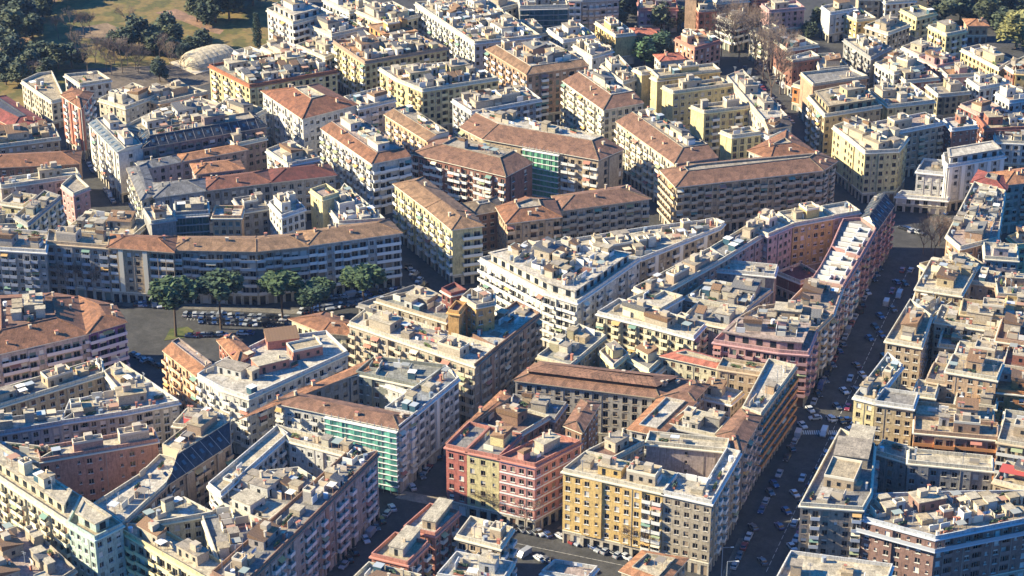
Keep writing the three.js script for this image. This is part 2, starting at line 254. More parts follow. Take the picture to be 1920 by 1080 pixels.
    if (o.tstep) {
      const c = new Faces(); const mid2 = offset(p, -d * .46), y2 = h + (d * .46 + .7) * slope, F2 = new Faces(), up = offset(mid2, .5), dd = deepest(mid2, 30), rid = offset(mid2, -dd), y3 = y2 + 1.3 + dd * slope;
      walls(c, mid2, y2 - .3, y2 + 1.3); mesh('clerestory', c.geometry(), glassDarkM, t);
      up.forEach((a, k) => { const j = (k + 1) % e0; F2.quad([a[0], y2 + 1.3, a[1]], [up[j][0], y2 + 1.3, up[j][1]], [rid[j][0], y3, rid[j][1]], [rid[k][0], y3, rid[k][1]], [0, 0], [10, 0], [10, 4], [0, 4]); });
      mesh('upper_roof', F2.geometry(1 / 10), tileM(tk), t);
    }
    const rf = mesh('roof', F.geometry(1 / 10), tileM(tk), t);
    p.forEach((_, k) => { const pr = (k + e0 - 1) % e0; if (!M[k] || !M[pr] || d < 2.5) return; const cap = new Faces(); limb(cap, [eave[k][0], h + .22, eave[k][1]], [inn[k][0], ySlope + .02, inn[k][1]], .22, .22, 6); mesh('ridge_cap', cap.geometry(), tileM(tk === 'brown' ? 'olivetile' : tk), t); });
    if (tk.startsWith('slate')) eave.forEach((a, k) => { const c = eave[(k + 1) % e0], L = Math.hypot(c[0] - a[0], c[1] - a[1]); if (!M[k] || L < 6) return; const n = Math.floor(L / 3.6), ux = (c[0] - a[0]) / L, uz = (c[1] - a[1]) / L, al = Math.atan2(ySlope - h - .22, d + .7);
      for (let q = 0; q < n; q++) { const u = (q + .5) / n * L, g = (d + .7) * .5, m = mesh('skylight', cached('skyl', () => new THREE.BoxGeometry(1.1, .14, 1.5)), mat('glass', '#4a5a62'), t, a[0] + ux * u + uz * g, h + .22 + (ySlope - h - .22) * .5 + .05, a[1] + uz * u - ux * g, Math.atan2(-uz, ux)); m.rotation.order = 'YXZ'; m.rotation.x = al;
        const sm = mesh('seam', cached('sseam', () => new THREE.BoxGeometry(.14, .1, 1)), plain('weather'), t, a[0] + ux * (u + L / n / 2 - .1) + uz * g, h + .22 + (ySlope - h - .22) * .5, a[1] + uz * (u + L / n / 2 - .1) - ux * g, Math.atan2(-uz, ux)); sm.rotation.order = 'YXZ'; sm.rotation.x = al; sm.scale.z = Math.hypot(d + .7, ySlope - h) * .92; } });
    mesh('eaves', S.geometry(), plain(o.eave ?? (R() < .5 ? 'cream' : 'beige')), t);
    if (ridge || !flatTop) { const T = new Faces(); sheet(T, inn, ySlope - .02); mesh('ridge', T.geometry(1 / 10), tileM(tk), t); onTile = true; zr = ySlope - .5; }
    else { const T = new Faces(), inner = offset(inn, -.3); sheet(T, inn, ySlope - .45); rim(T, offset(inn, -.02), inner, ySlope - .4, ySlope + .3); mesh('roof_terrace', T.geometry(), roofM(o.rc ?? ['cream', 'greige', 'greige', 'white', 'rosegrey'][Math.floor(R() * 5)]), t); zr = ySlope - .45; top = inn; }
    if (onTile || d > 4) {                               // chimneys and dormers standing on the tiles
      const per = Math.max(2, Math.round(p.reduce((s, a, k) => s + Math.hypot(p[(k + 1) % e0][0] - a[0], p[(k + 1) % e0][1] - a[1]), 0) / 22));
      for (let q = 0; q < per; q++) { const k = Math.floor(R() * e0); if (!M[k]) continue; const f = .15 + R() * .7, g = .25 + R() * .6, a = p[k], c = p[(k + 1) % e0], e = inn[k], i2 = inn[(k + 1) % e0];
        const x = (a[0] + (c[0] - a[0]) * f) * (1 - g) + (e[0] + (i2[0] - e[0]) * f) * g, z = (a[1] + (c[1] - a[1]) * f) * (1 - g) + (e[1] + (i2[1] - e[1]) * f) * g;
        chimney(t, x, h + d * g * slope - .2, z, Math.atan2(-(c[1] - a[1]), c[0] - a[0]), R, .55 + R() * .5, 1.3 + R() * .9, o.chim ?? 'beige'); }
    }
  } else {
    const T = new Faces(); sheet(T, offset(p, .02), h); mesh('roof', T.geometry(), roofM(o.rc && (R() < .5 || !['cream', 'white', 'greige', 'beige'].includes(o.rc)) ? o.rc : ['cream', 'beige', 'greige', 'grey', 'rosegrey', 'beige', 'white'][Math.floor(R() * 7)]), t);
    const C = new Faces(); rim(C, offset(p, .55), offset(p, .03), h - .42, h - .03); mesh('cornice', C.geometry(), plain(o.pc ?? (R() < .5 ? 'cream' : paint)), t);
    const Pp = new Faces(), ph = o.ph0 ?? 1.1; rim(Pp, offset(p, .06), offset(p, -.26), h + .004, h + ph); mesh('parapet', Pp.geometry(), wallM(o.pc ?? (R() < .6 ? 'cream' : paint)), t);
  }
  if (o.topband) { const y = h - 3.1, S = new Faces(), G = new Faces(); rim(S, offset(p, 1.6), offset(p, .03), y - .35, y); rim(G, offset(p, 1.55), offset(p, 1.45), y + .01, y + 1); mesh('terrace_slab', S.geometry(), plain('whitegrey'), t); mesh('terrace_railing', G.geometry(), plain('coolgrey'), t); }
  if (o.ph) {                                            // a set-back top storey
    const d = deepest(top, 3.2), q = offset(top, -d * .8), H2 = zr + 2.9, A = new Faces(), T = new Faces();
    walls(A, q, zr, H2); const pm = mesh('penthouse', A.geometry(), wallM(paint), t);
    rim(T, offset(q, .7), offset(q, -.25), H2 - .02, H2 + .4); sheet(T, offset(q, -.2), H2 + .1); mesh('penthouse_roof', T.geometry(), roofM(o.rc ?? 'cream'), pm);
    q.forEach((a, k) => { const c = q[(k + 1) % e0], L = Math.hypot(c[0] - a[0], c[1] - a[1]), nz = (c[0] - a[0]) / L; if (nz < .04) return; const n = Math.floor(L / 4); for (let i = 0; i < n; i++) { const f = (i + .5) / n; mesh('window', cached('pw', () => new THREE.BoxGeometry(2, 2.1, .08)), glassM, pm, a[0] + (c[0] - a[0]) * f, zr + 1.2, a[1] + (c[1] - a[1]) * f, Math.atan2(-(c[1] - a[1]) / L, nz)); } });
    top = q; zr = H2 + .1;
  }
  for (const [x, z, ang, w, d, hh, col] of o.boxes ?? []) cabin(t, x - cx, h, z - cz, ang, w, d, hh, col, R);
  for (const [x, z, ang, w, d, col] of o.patches ?? []) { const m = mesh('awning', boxG(w, .08, d), plain(col === 'red' ? '#a8483e' : col), t, x - cx, h + 2.4, z - cz, ang); for (const sx of [-1, 1]) for (const sz of [-1, 1]) mesh('post', boxG(.1, 2.4, .1), plain('steel'), m, sx * (w / 2 - .1), -2.4, sz * (d / 2 - .1)); }
  if (o.wells) wells(t, top, zr, o.wells);
  const dens = o.c ?? (onTile ? 0 : .6);
  if (dens && !onTile) clutter(t, top, zr, dens, R, paint, dist, o.boxes?.map(([x, z, ang, w, d]) => [x - cx, z - cz, Math.max(w, d) / 2]) ?? []);
  return t;
}
function chimney(t, x, y, z, turn, R, w, hh, col) { const m = mesh('chimney', boxG(w, hh, w * .8), plain(col), t, x, y, z, turn); mesh('chimney_cap', boxG(w + .25, .14, w * .8 + .25), plain(R() < .5 ? 'brick' : 'greige'), m, 0, hh + .02, 0); }
function cabin(t, x, y, z, turn, w, d, hh, col, R) {     // rooftop room with slab roof, door and windows
  const m = mesh('roof_cabin', boxG(w, hh, d), wallM(col), t, x, y, z, turn);
  const kind = R();
  if (kind < .2) mesh('cabin_roof', cached('shed' + [Math.round(w * 4), Math.round(d * 4)], () => new THREE.ExtrudeGeometry(new THREE.Shape([[-d / 2 - .3, 0], [d / 2 + .3, 0], [-d / 2 - .3, .9 + d * .1]].map((q) => new THREE.Vector2(...q))), { depth: w + .4, bevelEnabled: false }).translate(0, 0, -w / 2 - .2).rotateY(-Math.PI / 2)), tileM(R() < .6 ? 'tan' : 'greytile'), m, 0, hh, 0);
  else if (kind < .42) { mesh('cabin_roof', boxG(w - .5, .06, d - .5), roofM(R() < .5 ? 'beige' : 'greige'), m, 0, hh, 0); for (const [pw, pd, px, pz] of [[w + .1, .22, 0, d / 2 - .06], [w + .1, .22, 0, -d / 2 + .06], [.22, d - .34, w / 2 - .06, 0], [.22, d - .34, -w / 2 + .06, 0]]) mesh('parapet', boxG(pw, .75, pd), plain(R() < .5 ? 'cream' : 'stone'), m, px, hh + .01, pz); }
  else mesh('cabin_roof', boxG(w + .5, .22, d + .5), roofM(R() < .4 ? 'cream' : R() < .5 ? 'greige' : 'beige'), m, 0, hh, 0);
  const n = Math.max(1, Math.floor(w / 2.6)); for (let i = 0; i < n; i++) if (R() < .8) mesh(i ? 'window' : 'door', boxG(1, i ? 1.2 : 2, .1), glassM, m, (i + .5) / n * w - w / 2, i ? .8 : .05, d / 2);
  if (d > 3.4) mesh('window', boxG(.1, 1.2, 1), glassM, m, -w / 2, .9, 0);
  if (R() < .35) mesh('chimney', boxG(.6, 1, .5), plain('beige'), m, w * .25, hh + .22, d * .2);
  return m;
}
function wells(t, top, y, n) {
  let bi = 0, bl = 0; top.forEach((a, k) => { const c = top[(k + 1) % top.length], L = Math.hypot(c[0] - a[0], c[1] - a[1]); if (L > bl) { bl = L; bi = k; } });
  const a = top[bi], c = top[(bi + 1) % top.length], dx = (c[0] - a[0]) / bl, dz = (c[1] - a[1]) / bl, turn = Math.atan2(-dz, dx);
  for (let i = 0; i < n; i++) { const u = (i + .5) / n * bl, x = a[0] + dx * u + dz * 3.6, z = a[1] + dz * u - dx * 3.6; if (!inside(top, x, z)) continue;
    const w = bl / n * .5, m = mesh('light_well', boxG(w, .3, 3.6), mat('glass', '#1c3440'), t, x, y + .05, z, turn);
    mesh('well_rim', cached('wr' + Math.round(w * 4), () => mergeGeometries([[w + .6, .3, 0, 2], [w + .6, .3, 0, -2], [.3, 3.7, w / 2 + .15, 0], [.3, 3.7, -w / 2 - .15, 0]].map(([a2, b2, x2, z2]) => new THREE.BoxGeometry(a2, 1.3, b2).translate(x2, .65, z2)))), plain('white'), m, 0, 0, 0); }
  for (let i = 0; i <= n * 2; i++) { const u = (i + .02) / (n * 2 + .04) * bl, x = a[0] + dx * u + dz * 7.4, z = a[1] + dz * u - dx * 7.4; if (inside(top, x, z)) mesh('partition_wall', boxG(.3, 1.5, 4.6), plain('white'), t, x, y + .01, z, turn); }
}
const leafPatch = (n, w, hgt, d, size, seed) => cached('leafpatch' + [n, w, hgt, d, seed], () => { const R = rng(seed), F = new Faces(); for (let i = 0; i < n; i++) { const x = (R() - .5) * w, y = hgt * (.1 + .9 * R()), z = (R() - .5) * d, a = R() * 6.3, s = size * (.6 + R() * .8), e = (R() - .5) * 2; const ux = Math.cos(a) * s, uz = Math.sin(a) * s, vx = -Math.sin(a) * s * e * .6, vz = Math.cos(a) * s * e * .6; F.quad([x - ux - vx, y - s * .7, z - uz - vz], [x + ux - vx, y - s * .5, z + uz - vz], [x + ux + vx, y + s * .7, z + uz + vz], [x - ux + vx, y + s * .5, z - uz + vz]); } return F.geometry(); });
function clutter(t, ring, y, dens, R, paint, dist, avoid) {
  let bi = 0, bl = 0; ring.forEach((a, k) => { const c = ring[(k + 1) % ring.length], L = Math.hypot(c[0] - a[0], c[1] - a[1]); if (L > bl) { bl = L; bi = k; } });
  const a = ring[bi], c = ring[(bi + 1) % ring.length], dx = (c[0] - a[0]) / bl, dz = (c[1] - a[1]) / bl, turn = Math.atan2(-dz, dx);
  const loc = ring.map((q) => [(q[0] - a[0]) * dx + (q[1] - a[1]) * dz, (q[0] - a[0]) * dz - (q[1] - a[1]) * dx]);   // u along, v inwards
  const u0 = Math.min(...loc.map((q) => q[0])), u1 = Math.max(...loc.map((q) => q[0])), v0 = Math.min(...loc.map((q) => q[1])), v1 = Math.max(...loc.map((q) => q[1]));
  const safe = offset(ring, -.55); if (!sound(ring, safe)) return;
  const rects = [];
  const fits = (u, v, w, d) => [[-1, -1], [1, -1], [1, 1], [-1, 1], [0, 0]].every(([i, j]) => { const uu = u + i * w / 2, vv = v + j * d / 2; return inside(safe, a[0] + dx * uu + dz * vv, a[1] + dz * uu - dx * vv); });
  if (dens >= .7 && u1 - u0 > 11 && v1 - v0 > 7) for (let q = 0; q < 1 + (u1 - u0 > 30); q++) {   // attic storeys set back on the roof
    for (let tries = 0; tries < 6; tries++) { const w = Math.min(8.5, (u1 - u0) * (.2 + R() * .24)), d = Math.min(6, (v1 - v0) * (.34 + R() * .22)), uu = u0 + w / 2 + (u1 - u0 - w) * R(), vv = v0 + d / 2 + (v1 - v0 - d) * (.35 + R() * .6), x = a[0] + dx * uu + dz * vv, z = a[1] + dz * uu - dx * vv;
      if (!fits(uu, vv, w + .6, d + .6) || rects.some((r) => Math.abs(r[0] - uu) < (r[2] + w) / 2 + .6 && Math.abs(r[1] - vv) < (r[3] + d) / 2 + .6)) continue;
      const hh = 2.7 + R() * .6, m = cabin(t, x, y + .06, z, turn, w, d, hh, R() < .6 ? paint : 'stone', R); rects.push([uu, vv, w, d]);
      for (let e = 0; e < 2; e++) chimney(m, (R() - .5) * w * .8, hh + .22, (R() - .5) * d * .7, 0, R, .5 + R() * .4, 1 + R(), 'stone');
      if (w > 7) mesh('roof_cabin', boxG(2.4, 2, 2), wallM('stone'), m, (R() - .5) * w * .5, hh + .22, 0);
      break; }
  }
  const nu = Math.max(1, Math.round((u1 - u0) / 3.4)), nv = Math.max(1, Math.round((v1 - v0) / 3.7)), su = (u1 - u0) / nu, sv = (v1 - v0) / nv;
  const X = (u, v) => a[0] + dx * u + dz * v, Z = (u, v) => a[1] + dz * u - dx * v;
  const WALLS = ['white', 'cream', 'stone', 'beige', 'greige', 'plaster', paint, paint], pick = (l) => l[Math.floor(R() * l.length)];
  for (let i = 0; i < nu; i++) for (let j = 0; j < nv; j++) {
    const uc = u0 + (i + .5) * su, vc = v0 + (j + .5) * sv;
    if (rects.some((r) => Math.abs(r[0] - uc) < (r[2] + su) / 2 && Math.abs(r[1] - vc) < (r[3] + sv) / 2)) continue;
    const lift = R() < .16 * dens && fits(uc, vc, su * .96, sv * .96) ? .5 + R() * 1.6 : 0;
    if (lift) { const m = mesh('raised_terrace', boxG(su * .95, lift, sv * .95), roofM(pick(['cream', 'white', 'greige', '#c9b592'])), t, X(uc, vc), y + .006, Z(uc, vc), turn); if (R() < .5) chimney(m, su * .2, lift, 0, 0, R, .6, 1.1, 'beige'); continue; }
    // floor patch of terrace paving
    if (R() < .6 * dens && fits(uc, vc, su * .94, sv * .94)) mesh('terrace_paving', boxG(su * .93, .05, sv * .93), roofM(pick(['#b08e78', '#cfcabf', '#a3745f', '#8f8d88', '#c0b094', '#c9bfa9', '#b3aca0', '#9a968e', '#a8a294'])), t, X(uc, vc), y + .006, Z(uc, vc), turn);
    if (avoid.some(([x, z, r]) => Math.hypot(X(uc, vc) - x, Z(uc, vc) - z) < r + 2.5)) continue;
    if (rects.some((r) => Math.abs(r[0] - uc) < (r[2] + su) / 2 && Math.abs(r[1] - vc) < (r[3] + sv) / 2)) continue;
    // low dividing walls on the cell edges
    if (R() < .5 * dens) { const w = sv * .9; if (fits(uc - su / 2 + .1, vc, .3, w)) mesh('partition_wall', boxG(.22, 1.1 + R() * 1.3, w), plain(pick(['white', 'cream', 'greige', 'stone', paint])), t, X(uc - su / 2 + .1, vc), y + .06, Z(uc - su / 2 + .1, vc), turn); }
    if (R() < .3 * dens) { const w = su * .85; if (fits(uc, vc - sv / 2 + .15, w, .3)) mesh('partition_wall', boxG(w, 1 + R() * 1.3, .22), plain(pick(['white', 'cream', 'greige', 'stone', paint])), t, X(uc, vc - sv / 2 + .15), y + .06, Z(uc, vc - sv / 2 + .15), turn); }
    if (R() > dens * .92) continue;
    const k = R(), ju = uc + (R() - .5) * su * .2, jv = vc + (R() - .5) * sv * .2;
    const put = (w, d) => fits(ju, jv, w, d);
    if (k < .34) { let w = 2.2 + R() * 2.6, d = 2 + R() * 2.4; w = Math.min(w, su * .84); d = Math.min(d, sv * .84); if (put(w, d)) cabin(t, X(ju, jv), y + .06, Z(ju, jv), turn, w, d, 2.3 + R() * 1.1, pick(WALLS), R); }
    else if (k < .46) { const w = su * .8, d = sv * .62; if (put(w, d)) { const m = mesh('pergola_roof', boxG(w, .09, d), plain(pick(['#cfcbc0', '#bfae90', '#8a8b84', '#a07a62', '#87928a', '#b0b2b2', '#7d7468'])), t, X(ju, jv), y + 2.35, Z(ju, jv), turn); for (const [sx, sz] of [[-1, -1], [1, -1], [1, 1], [-1, 1]]) mesh('post', boxG(.12, 2.3, .12), plain('brown'), m, sx * (w / 2 - .15), -2.3, sz * (d / 2 - .15)); } }
    else if (k < .5) { const w = Math.min(3.4, su * .7), d = Math.min(2.6, sv * .6); if (put(w, d)) { const m = mesh('veranda', boxG(w, 2.2, d), glassBlueM, t, X(ju, jv), y + .06, Z(ju, jv), turn); mesh('veranda_roof', boxG(w + .3, .12, d + .3), plain(pick(['white', '#a5aca8', '#9aa0a2'])), m, 0, 2.2, 0); } }
    else if (k < .65) { const w = su * .8; if (put(w, 1)) { const m = mesh('planter', boxG(w, .5, .6), plain('brick'), t, X(ju, jv), y + .06, Z(ju, jv), turn); const l = mesh('shrubs', leafPatch(60, 1, 1, 1, .16, 5 + Math.floor(R() * 3)), mat('leaf', pick(['#46583a', '#566238', '#3b4f3e'])), m, 0, .45, 0); l.scale.set(w, 1, .9); } }
    else if (k < .78) { const n = 1 + Math.floor(R() * 2); for (let q = 0; q < n; q++) if (fits(ju + q * 1.2, jv, .8, .8)) chimney(t, X(ju + q * 1.2, jv), y + .06, Z(ju + q * 1.2, jv), turn, R, .5 + R() * .4, 1 + R() * 1.2, pick(['beige', 'white', 'brick', 'greige'])); }
    else if (k < .86) { if (put(1.6, 1.6)) mesh('water_tank', cached('tank', () => new THREE.CylinderGeometry(.7, .7, 1.5, 12).translate(0, .75, 0)), plain(pick(['steel', 'whitegrey', '#6c7884'])), t, X(ju, jv), y + .06, Z(ju, jv)); }
    else if (k < .885) { const w = su * .8; if (put(w, .6)) { const m = mesh('clothes_line', boxG(w, .05, .05), plain('steel'), t, X(ju, jv), y + 2, Z(ju, jv), turn); for (const sx of [-1, 1]) mesh('post', boxG(.1, 2, .1), plain('steel'), m, sx * w / 2, -1.98, 0); for (let q = 0; q < 3; q++) mesh('laundry', boxG(.75, 1, .05), plain(pick(['#d8d6d0', '#d8d6d0', '#7f93ad', '#b0706a', '#c9b98c'])), m, (q - 1) * w * .28, -1, 0); } }
    else if (k < .91) { if (put(1, 1)) { const m = mesh('satellite_dish', cached('dish', () => new THREE.SphereGeometry(.62, 12, 4, 0, 6.2832, 0, .8).rotateX(1.1).translate(0, 1.2, -.3)), mat('plain2', '#d8d6d0'), t, X(ju, jv), y + .06, Z(ju, jv), 2.4 + R() * .6); mesh('post', boxG(.1, 1.1, .1), plain('steel'), m); } }
    else if (k < .93) { if (put(1.4, .8)) mesh('air_conditioner', boxG(1.1, .9, .45), plain('offwhite'), t, X(ju, jv), y + .06, Z(ju, jv), turn); }
    else if (put(.8, .8)) { if (dist < 900) mesh('aerial', cached('aerial', () => mergeGeometries([new THREE.BoxGeometry(.12, 4, .12).translate(0, 2, 0), new THREE.BoxGeometry(1.5, .09, .09).translate(0, 3.8, 0), new THREE.BoxGeometry(1.1, .09, .09).translate(0, 3.3, 0)])), plain('steel'), t, X(ju, jv), y + .06, Z(ju, jv), turn + R()); }
  }
}

// ---------------------------------------------------------------- ground, roads, park
function flat(name, ring, y, m, scale = 1 / 30) { const F = new Faces(), p = area2(ring) < 0 ? [...ring].reverse() : ring; sheet(F, p, y); return structure(name, F.geometry(scale), m); }
function slab(name, ring, y, m) { const F = new Faces(), p = area2(ring) < 0 ? [...ring].reverse() : ring; sheet(F, p, y); walls(F, p, 0, y); return structure(name, F.geometry(1 / 20), m); }

function markings(name, x0, z0, x1, z1, n, len, wid, across = 0) { // painted strokes along a line
  const F = new Faces(), L = Math.hypot(x1 - x0, z1 - z0), dx = (x1 - x0) / L, dz = (z1 - z0) / L;
  for (let i = 0; i < n; i++) { const u = (i + .5) / n * L, hx = across ? wid / 2 : len / 2, hz = across ? len / 2 : wid / 2, P = (a, c) => [x0 + dx * (u + a) - dz * c, .045, z0 + dz * (u + a) + dx * c]; F.quad(P(-hx, hz), P(hx, hz), P(hx, -hz), P(-hx, -hz)); }
  const m = mesh(numbered(name), F.geometry(), plain('#b9b6ad')); m.userData.kind = 'structure';
}
// ---------------------------------------------------------------- trees
const LEAF = { pine: ['#3c4e2c', '#37492d', '#455732'], dark: ['#454f38', '#3f4b3a', '#50563c'], green: ['#48603a', '#40563a'], olive: ['#7d7a48'], cypress: ['#2b3c2e'] };
function crownG(kind, v) {                               // unit crown: radius 1, sits on y = 0
  return cached('crown' + kind + v, () => {
    const R = rng(31 + v * 7 + kind.length * 101), F = new Faces(), lumps = [], n = kind === 'cypress' ? 9 : kind === 'pine' ? 15 : 13;
    for (let i = 0; i < n; i++) {
      if (kind === 'cypress') lumps.push([(R() - .5) * .3, i / n * 5.2 + .4, (R() - .5) * .3, .75 - Math.abs(i / n - .3) * .65]);
      else if (kind === 'pine') { const a = R() * 6.28, r = Math.sqrt(R()) * .72; lumps.push([Math.cos(a) * r, .3 + (1 - r * r) * .34 + R() * .1, Math.sin(a) * r, .3 + R() * .16]); }
      else { const a = R() * 6.28, r = Math.sqrt(R()) * .62, y = R(); lumps.push([Math.cos(a) * r * (1.15 - y * .5), .35 + y * 1.05, Math.sin(a) * r * (1.15 - y * .5), .3 + R() * .17]); }
    }
    const per = kind === 'pine' ? 170 : kind === 'cypress' ? 260 : 125;
    for (const [x, y, z, r] of lumps) for (let i = 0; i < per; i++) {
      const a = R() * 6.28, e = Math.acos(2 * R() - 1), q = r * (.62 + .55 * Math.pow(R(), 1.4)), px = x + Math.sin(e) * Math.cos(a) * q, py = y + Math.cos(e) * q * (kind === 'pine' ? .8 : .95), pz = z + Math.sin(e) * Math.sin(a) * q;
      const s = .05 + .05 * R(), b1 = R() * 6.28, t1 = (R() - .5) * 1.6, ux = Math.cos(b1) * s, uz = Math.sin(b1) * s, vx = -Math.sin(b1) * s * Math.cos(t1), vy = Math.sin(t1) * s + .03, vz = Math.cos(b1) * s * Math.cos(t1);
      F.quad([px - ux - vx, py - vy, pz - uz - vz], [px + ux - vx, py - vy, pz + uz - vz], [px + ux + vx, py + vy, pz + uz + vz], [px - ux + vx, py + vy, pz - uz + vz]);
    }
    return F.geometry();
  });
}
function limb(F, a, c, r0, r1, n = 5) { const A = new THREE.Vector3(...a), C = new THREE.Vector3(...c), D = C.clone().sub(A).normalize(), U = new THREE.Vector3(D.y, -D.x, .3).cross(D).normalize(), V = D.clone().cross(U); const ring = (P, r) => Array.from({ length: n }, (_, i) => { const t = i / n * 6.2832; return P.clone().addScaledVector(U, Math.cos(t) * r).addScaledVector(V, Math.sin(t) * r).toArray(); }); const p = ring(A, r0), q = ring(C, r1); for (let i = 0; i < n; i++) { const j = (i + 1) % n; F.quad(p[i], p[j], q[j], q[i]); } }
function trunkG(kind, v) {
  return cached('trunk' + kind + v, () => {
    const R = rng(77 + v * 13 + kind.length), F = new Faces();
    if (kind === 'pine') { limb(F, [0, 0, 0], [.12, 7.5, .1], .42, .3, 7); limb(F, [.12, 7.5, .1], [.2, 11.5, .2], .3, .22, 7); for (let i = 0; i < 8; i++) { const a = i / 8 * 6.28 + R(), r = 2.4 + R() * 2.4; limb(F, [.16, 8.6 + R() * 2.4, .15], [Math.cos(a) * r, 12.4 + R() * 1.4, Math.sin(a) * r], .17, .07, 5); } }
    else limb(F, [0, 0, 0], [(R() - .5) * .3, 4.5, (R() - .5) * .3], .3, .2, 6);
    return F.geometry();
  });
}
const bareG = (v) => cached('bare' + v, () => {
  const R = rng(501 + v * 17), F = new Faces();
  const grow = (a, dir, len, r, depth) => { const c = a.map((q, i) => q + dir[i] * len); limb(F, a, c, r, r * .66, depth > 2 ? 5 : 3); if (!depth) return; const n = depth > 2 ? 4 : 3; for (let i = 0; i < n; i++) { const w = .62, d = [dir[0] + (R() - .5) * 2 * w, dir[1] * .9 + (R() - .3) * .35, dir[2] + (R() - .5) * 2 * w], L = Math.hypot(...d); grow(c, d.map((q) => q / L), len * (.62 + R() * .22), r * .62, depth - 1); } };
  grow([0, 0, 0], [0, 1, 0], 3.6, .2, 5); return F.geometry();
});
let treeNo = 0;
function tree(kind, label, x, z, s, group) {
  const v = treeNo % 3, R = rng(9000 + treeNo++), names = { pine: 'umbrella_pine', dark: 'evergreen_tree', green: 'broadleaf_tree', olive: 'olive_tree', cypress: 'cypress_tree', bare: 'bare_tree' };
  const t = thing(names[kind], label, 'tree', x, z, R() * 6.28, group);
  if (kind === 'bare') { const m = mesh('branches', bareG(v), mat('plain2', ['#6b5a4c', '#75655a', '#5f5148'][v]), t); m.scale.setScalar(s); return; }
  const c = LEAF[kind], m = mesh('crown', crownG(kind, v), mat('leaf', c[v % c.length]), t), k = mesh('trunk', trunkG(kind, v), plain('#5a4838'), t);
  if (kind === 'pine') { m.position.y = s * 1.5; m.scale.set(s, s * .95, s); k.scale.set(s / 7.2, s * 1.5 / 10.6, s / 7.2); }
  else if (kind === 'cypress') { m.scale.set(s, s, s); k.scale.setScalar(s / 3); }
  else { m.position.y = s * .25; m.scale.set(s, s * (.85 + R() * .3), s); k.scale.setScalar(s / 4.6); }
}
// ---------------------------------------------------------------- cars
const CAR = [['white', '#b4b6b6', 4], ['silver', '#8f9396', 5], ['grey', '#55585c', 4], ['black', '#1c1d20', 5], ['blue', '#27406b', 2], ['red', '#7d2a28', 1]];
const carPool = CAR.flatMap((c) => Array(c[2]).fill(c));
const carG = (() => {
  const prof = (pts, w, bev) => { const s = new THREE.Shape(pts.map((q) => new THREE.Vector2(...q))), g = new THREE.ExtrudeGeometry(s, { depth: w - 2 * bev, bevelEnabled: true, bevelThickness: bev, bevelSize: bev, bevelSegments: 1 }); return g.translate(0, 0, -w / 2 + bev); };
  const body = prof([[-2.02, .34], [1.98, .34], [2.02, .66], [1.75, .84], [.95, .92], [-1.55, .96], [-1.98, .9], [-2.06, .6]], 1.74, .06);
  const glass = prof([[-1.72, .94], [.92, .94], [.3, 1.36], [-1.2, 1.38]], 1.5, .05), roof = prof([[-1.22, 1.42], [.3, 1.4], [.16, 1.49], [-1.08, 1.51]], 1.42, .03);
  const van = prof([[-2.3, .36], [2.2, .36], [2.26, .8], [1.95, 1.15], [1.35, 1.9], [1.1, 2.1], [-2.25, 2.12], [-2.3, 1]], 1.84, .06), vglass = prof([[1.3, 1.25], [1.88, 1.22], [1.42, 1.86], [1.1, 1.86]], 1.9, .03);
  return { body, glass, roof, van, vglass, wheel: new THREE.CylinderGeometry(.32, .32, .2, 10).rotateX(Math.PI / 2), lamp: new THREE.BoxGeometry(.06, .14, .34) };
})();
const protos = new Map();
function car(x, z, turn, where, R) {
  const c = carPool[Math.floor(R() * carPool.length)], van = R() < .09, key = c[0] + van;
  const label = van ? c[0] + ' van ' + where : c[0] + ' car ' + where, group = (van ? 'vans ' : 'cars ') + where + ', ' + c[0];
  let t = protos.get(key);
  if (t) { t = t.clone(); t.name = numbered(van ? 'van' : 'car'); scene.add(t); }
  else {
    t = thing(van ? 'van' : 'car', label, van ? 'van' : 'car'); const paint = mat('car', c[1]);
    if (van) { mesh('body', carG.van, paint, t); mesh('windscreen', carG.vglass, glassDarkM, t); }
    else { mesh('body', carG.body, paint, t); mesh('windows', carG.glass, glassDarkM, t); mesh('roof', carG.roof, paint, t); }
    for (const sx of [-1.28, 1.32]) for (const sz of [-.82, .82]) mesh('wheel', carG.wheel, plain('#1a1a1b'), t, sx, .32, sz);
    for (const sz of [-.6, .6]) { mesh('headlight', carG.lamp, plain('#d8dadb'), t, van ? 2.28 : 2.06, .68, sz); mesh('tail_light', carG.lamp, plain('#8e1c1c'), t, van ? -2.34 : -2.1, .74, sz); }
    protos.set(key, t);
  }
  t.position.set(x, 0.005, z); t.rotation.y = turn; t.userData = { label, category: van ? 'van' : 'car', group };
}
function row(where, x0, z0, x1, z1, n, angle, seed, fill = .85) { // cars spread along a line; angle is their heading against the line
  const R = rng(seed), along = Math.atan2(-(z1 - z0), x1 - x0);
  for (let i = 0; i < n; i++) { if (R() > fill) continue; const f = (i + .5 + (R() - .5) * .25) / n; car(x0 + (x1 - x0) * f, z0 + (z1 - z0) * f, along + angle + (R() - .5) * .06 + (R() < .5 ? Math.PI : 0), where, R); }
}

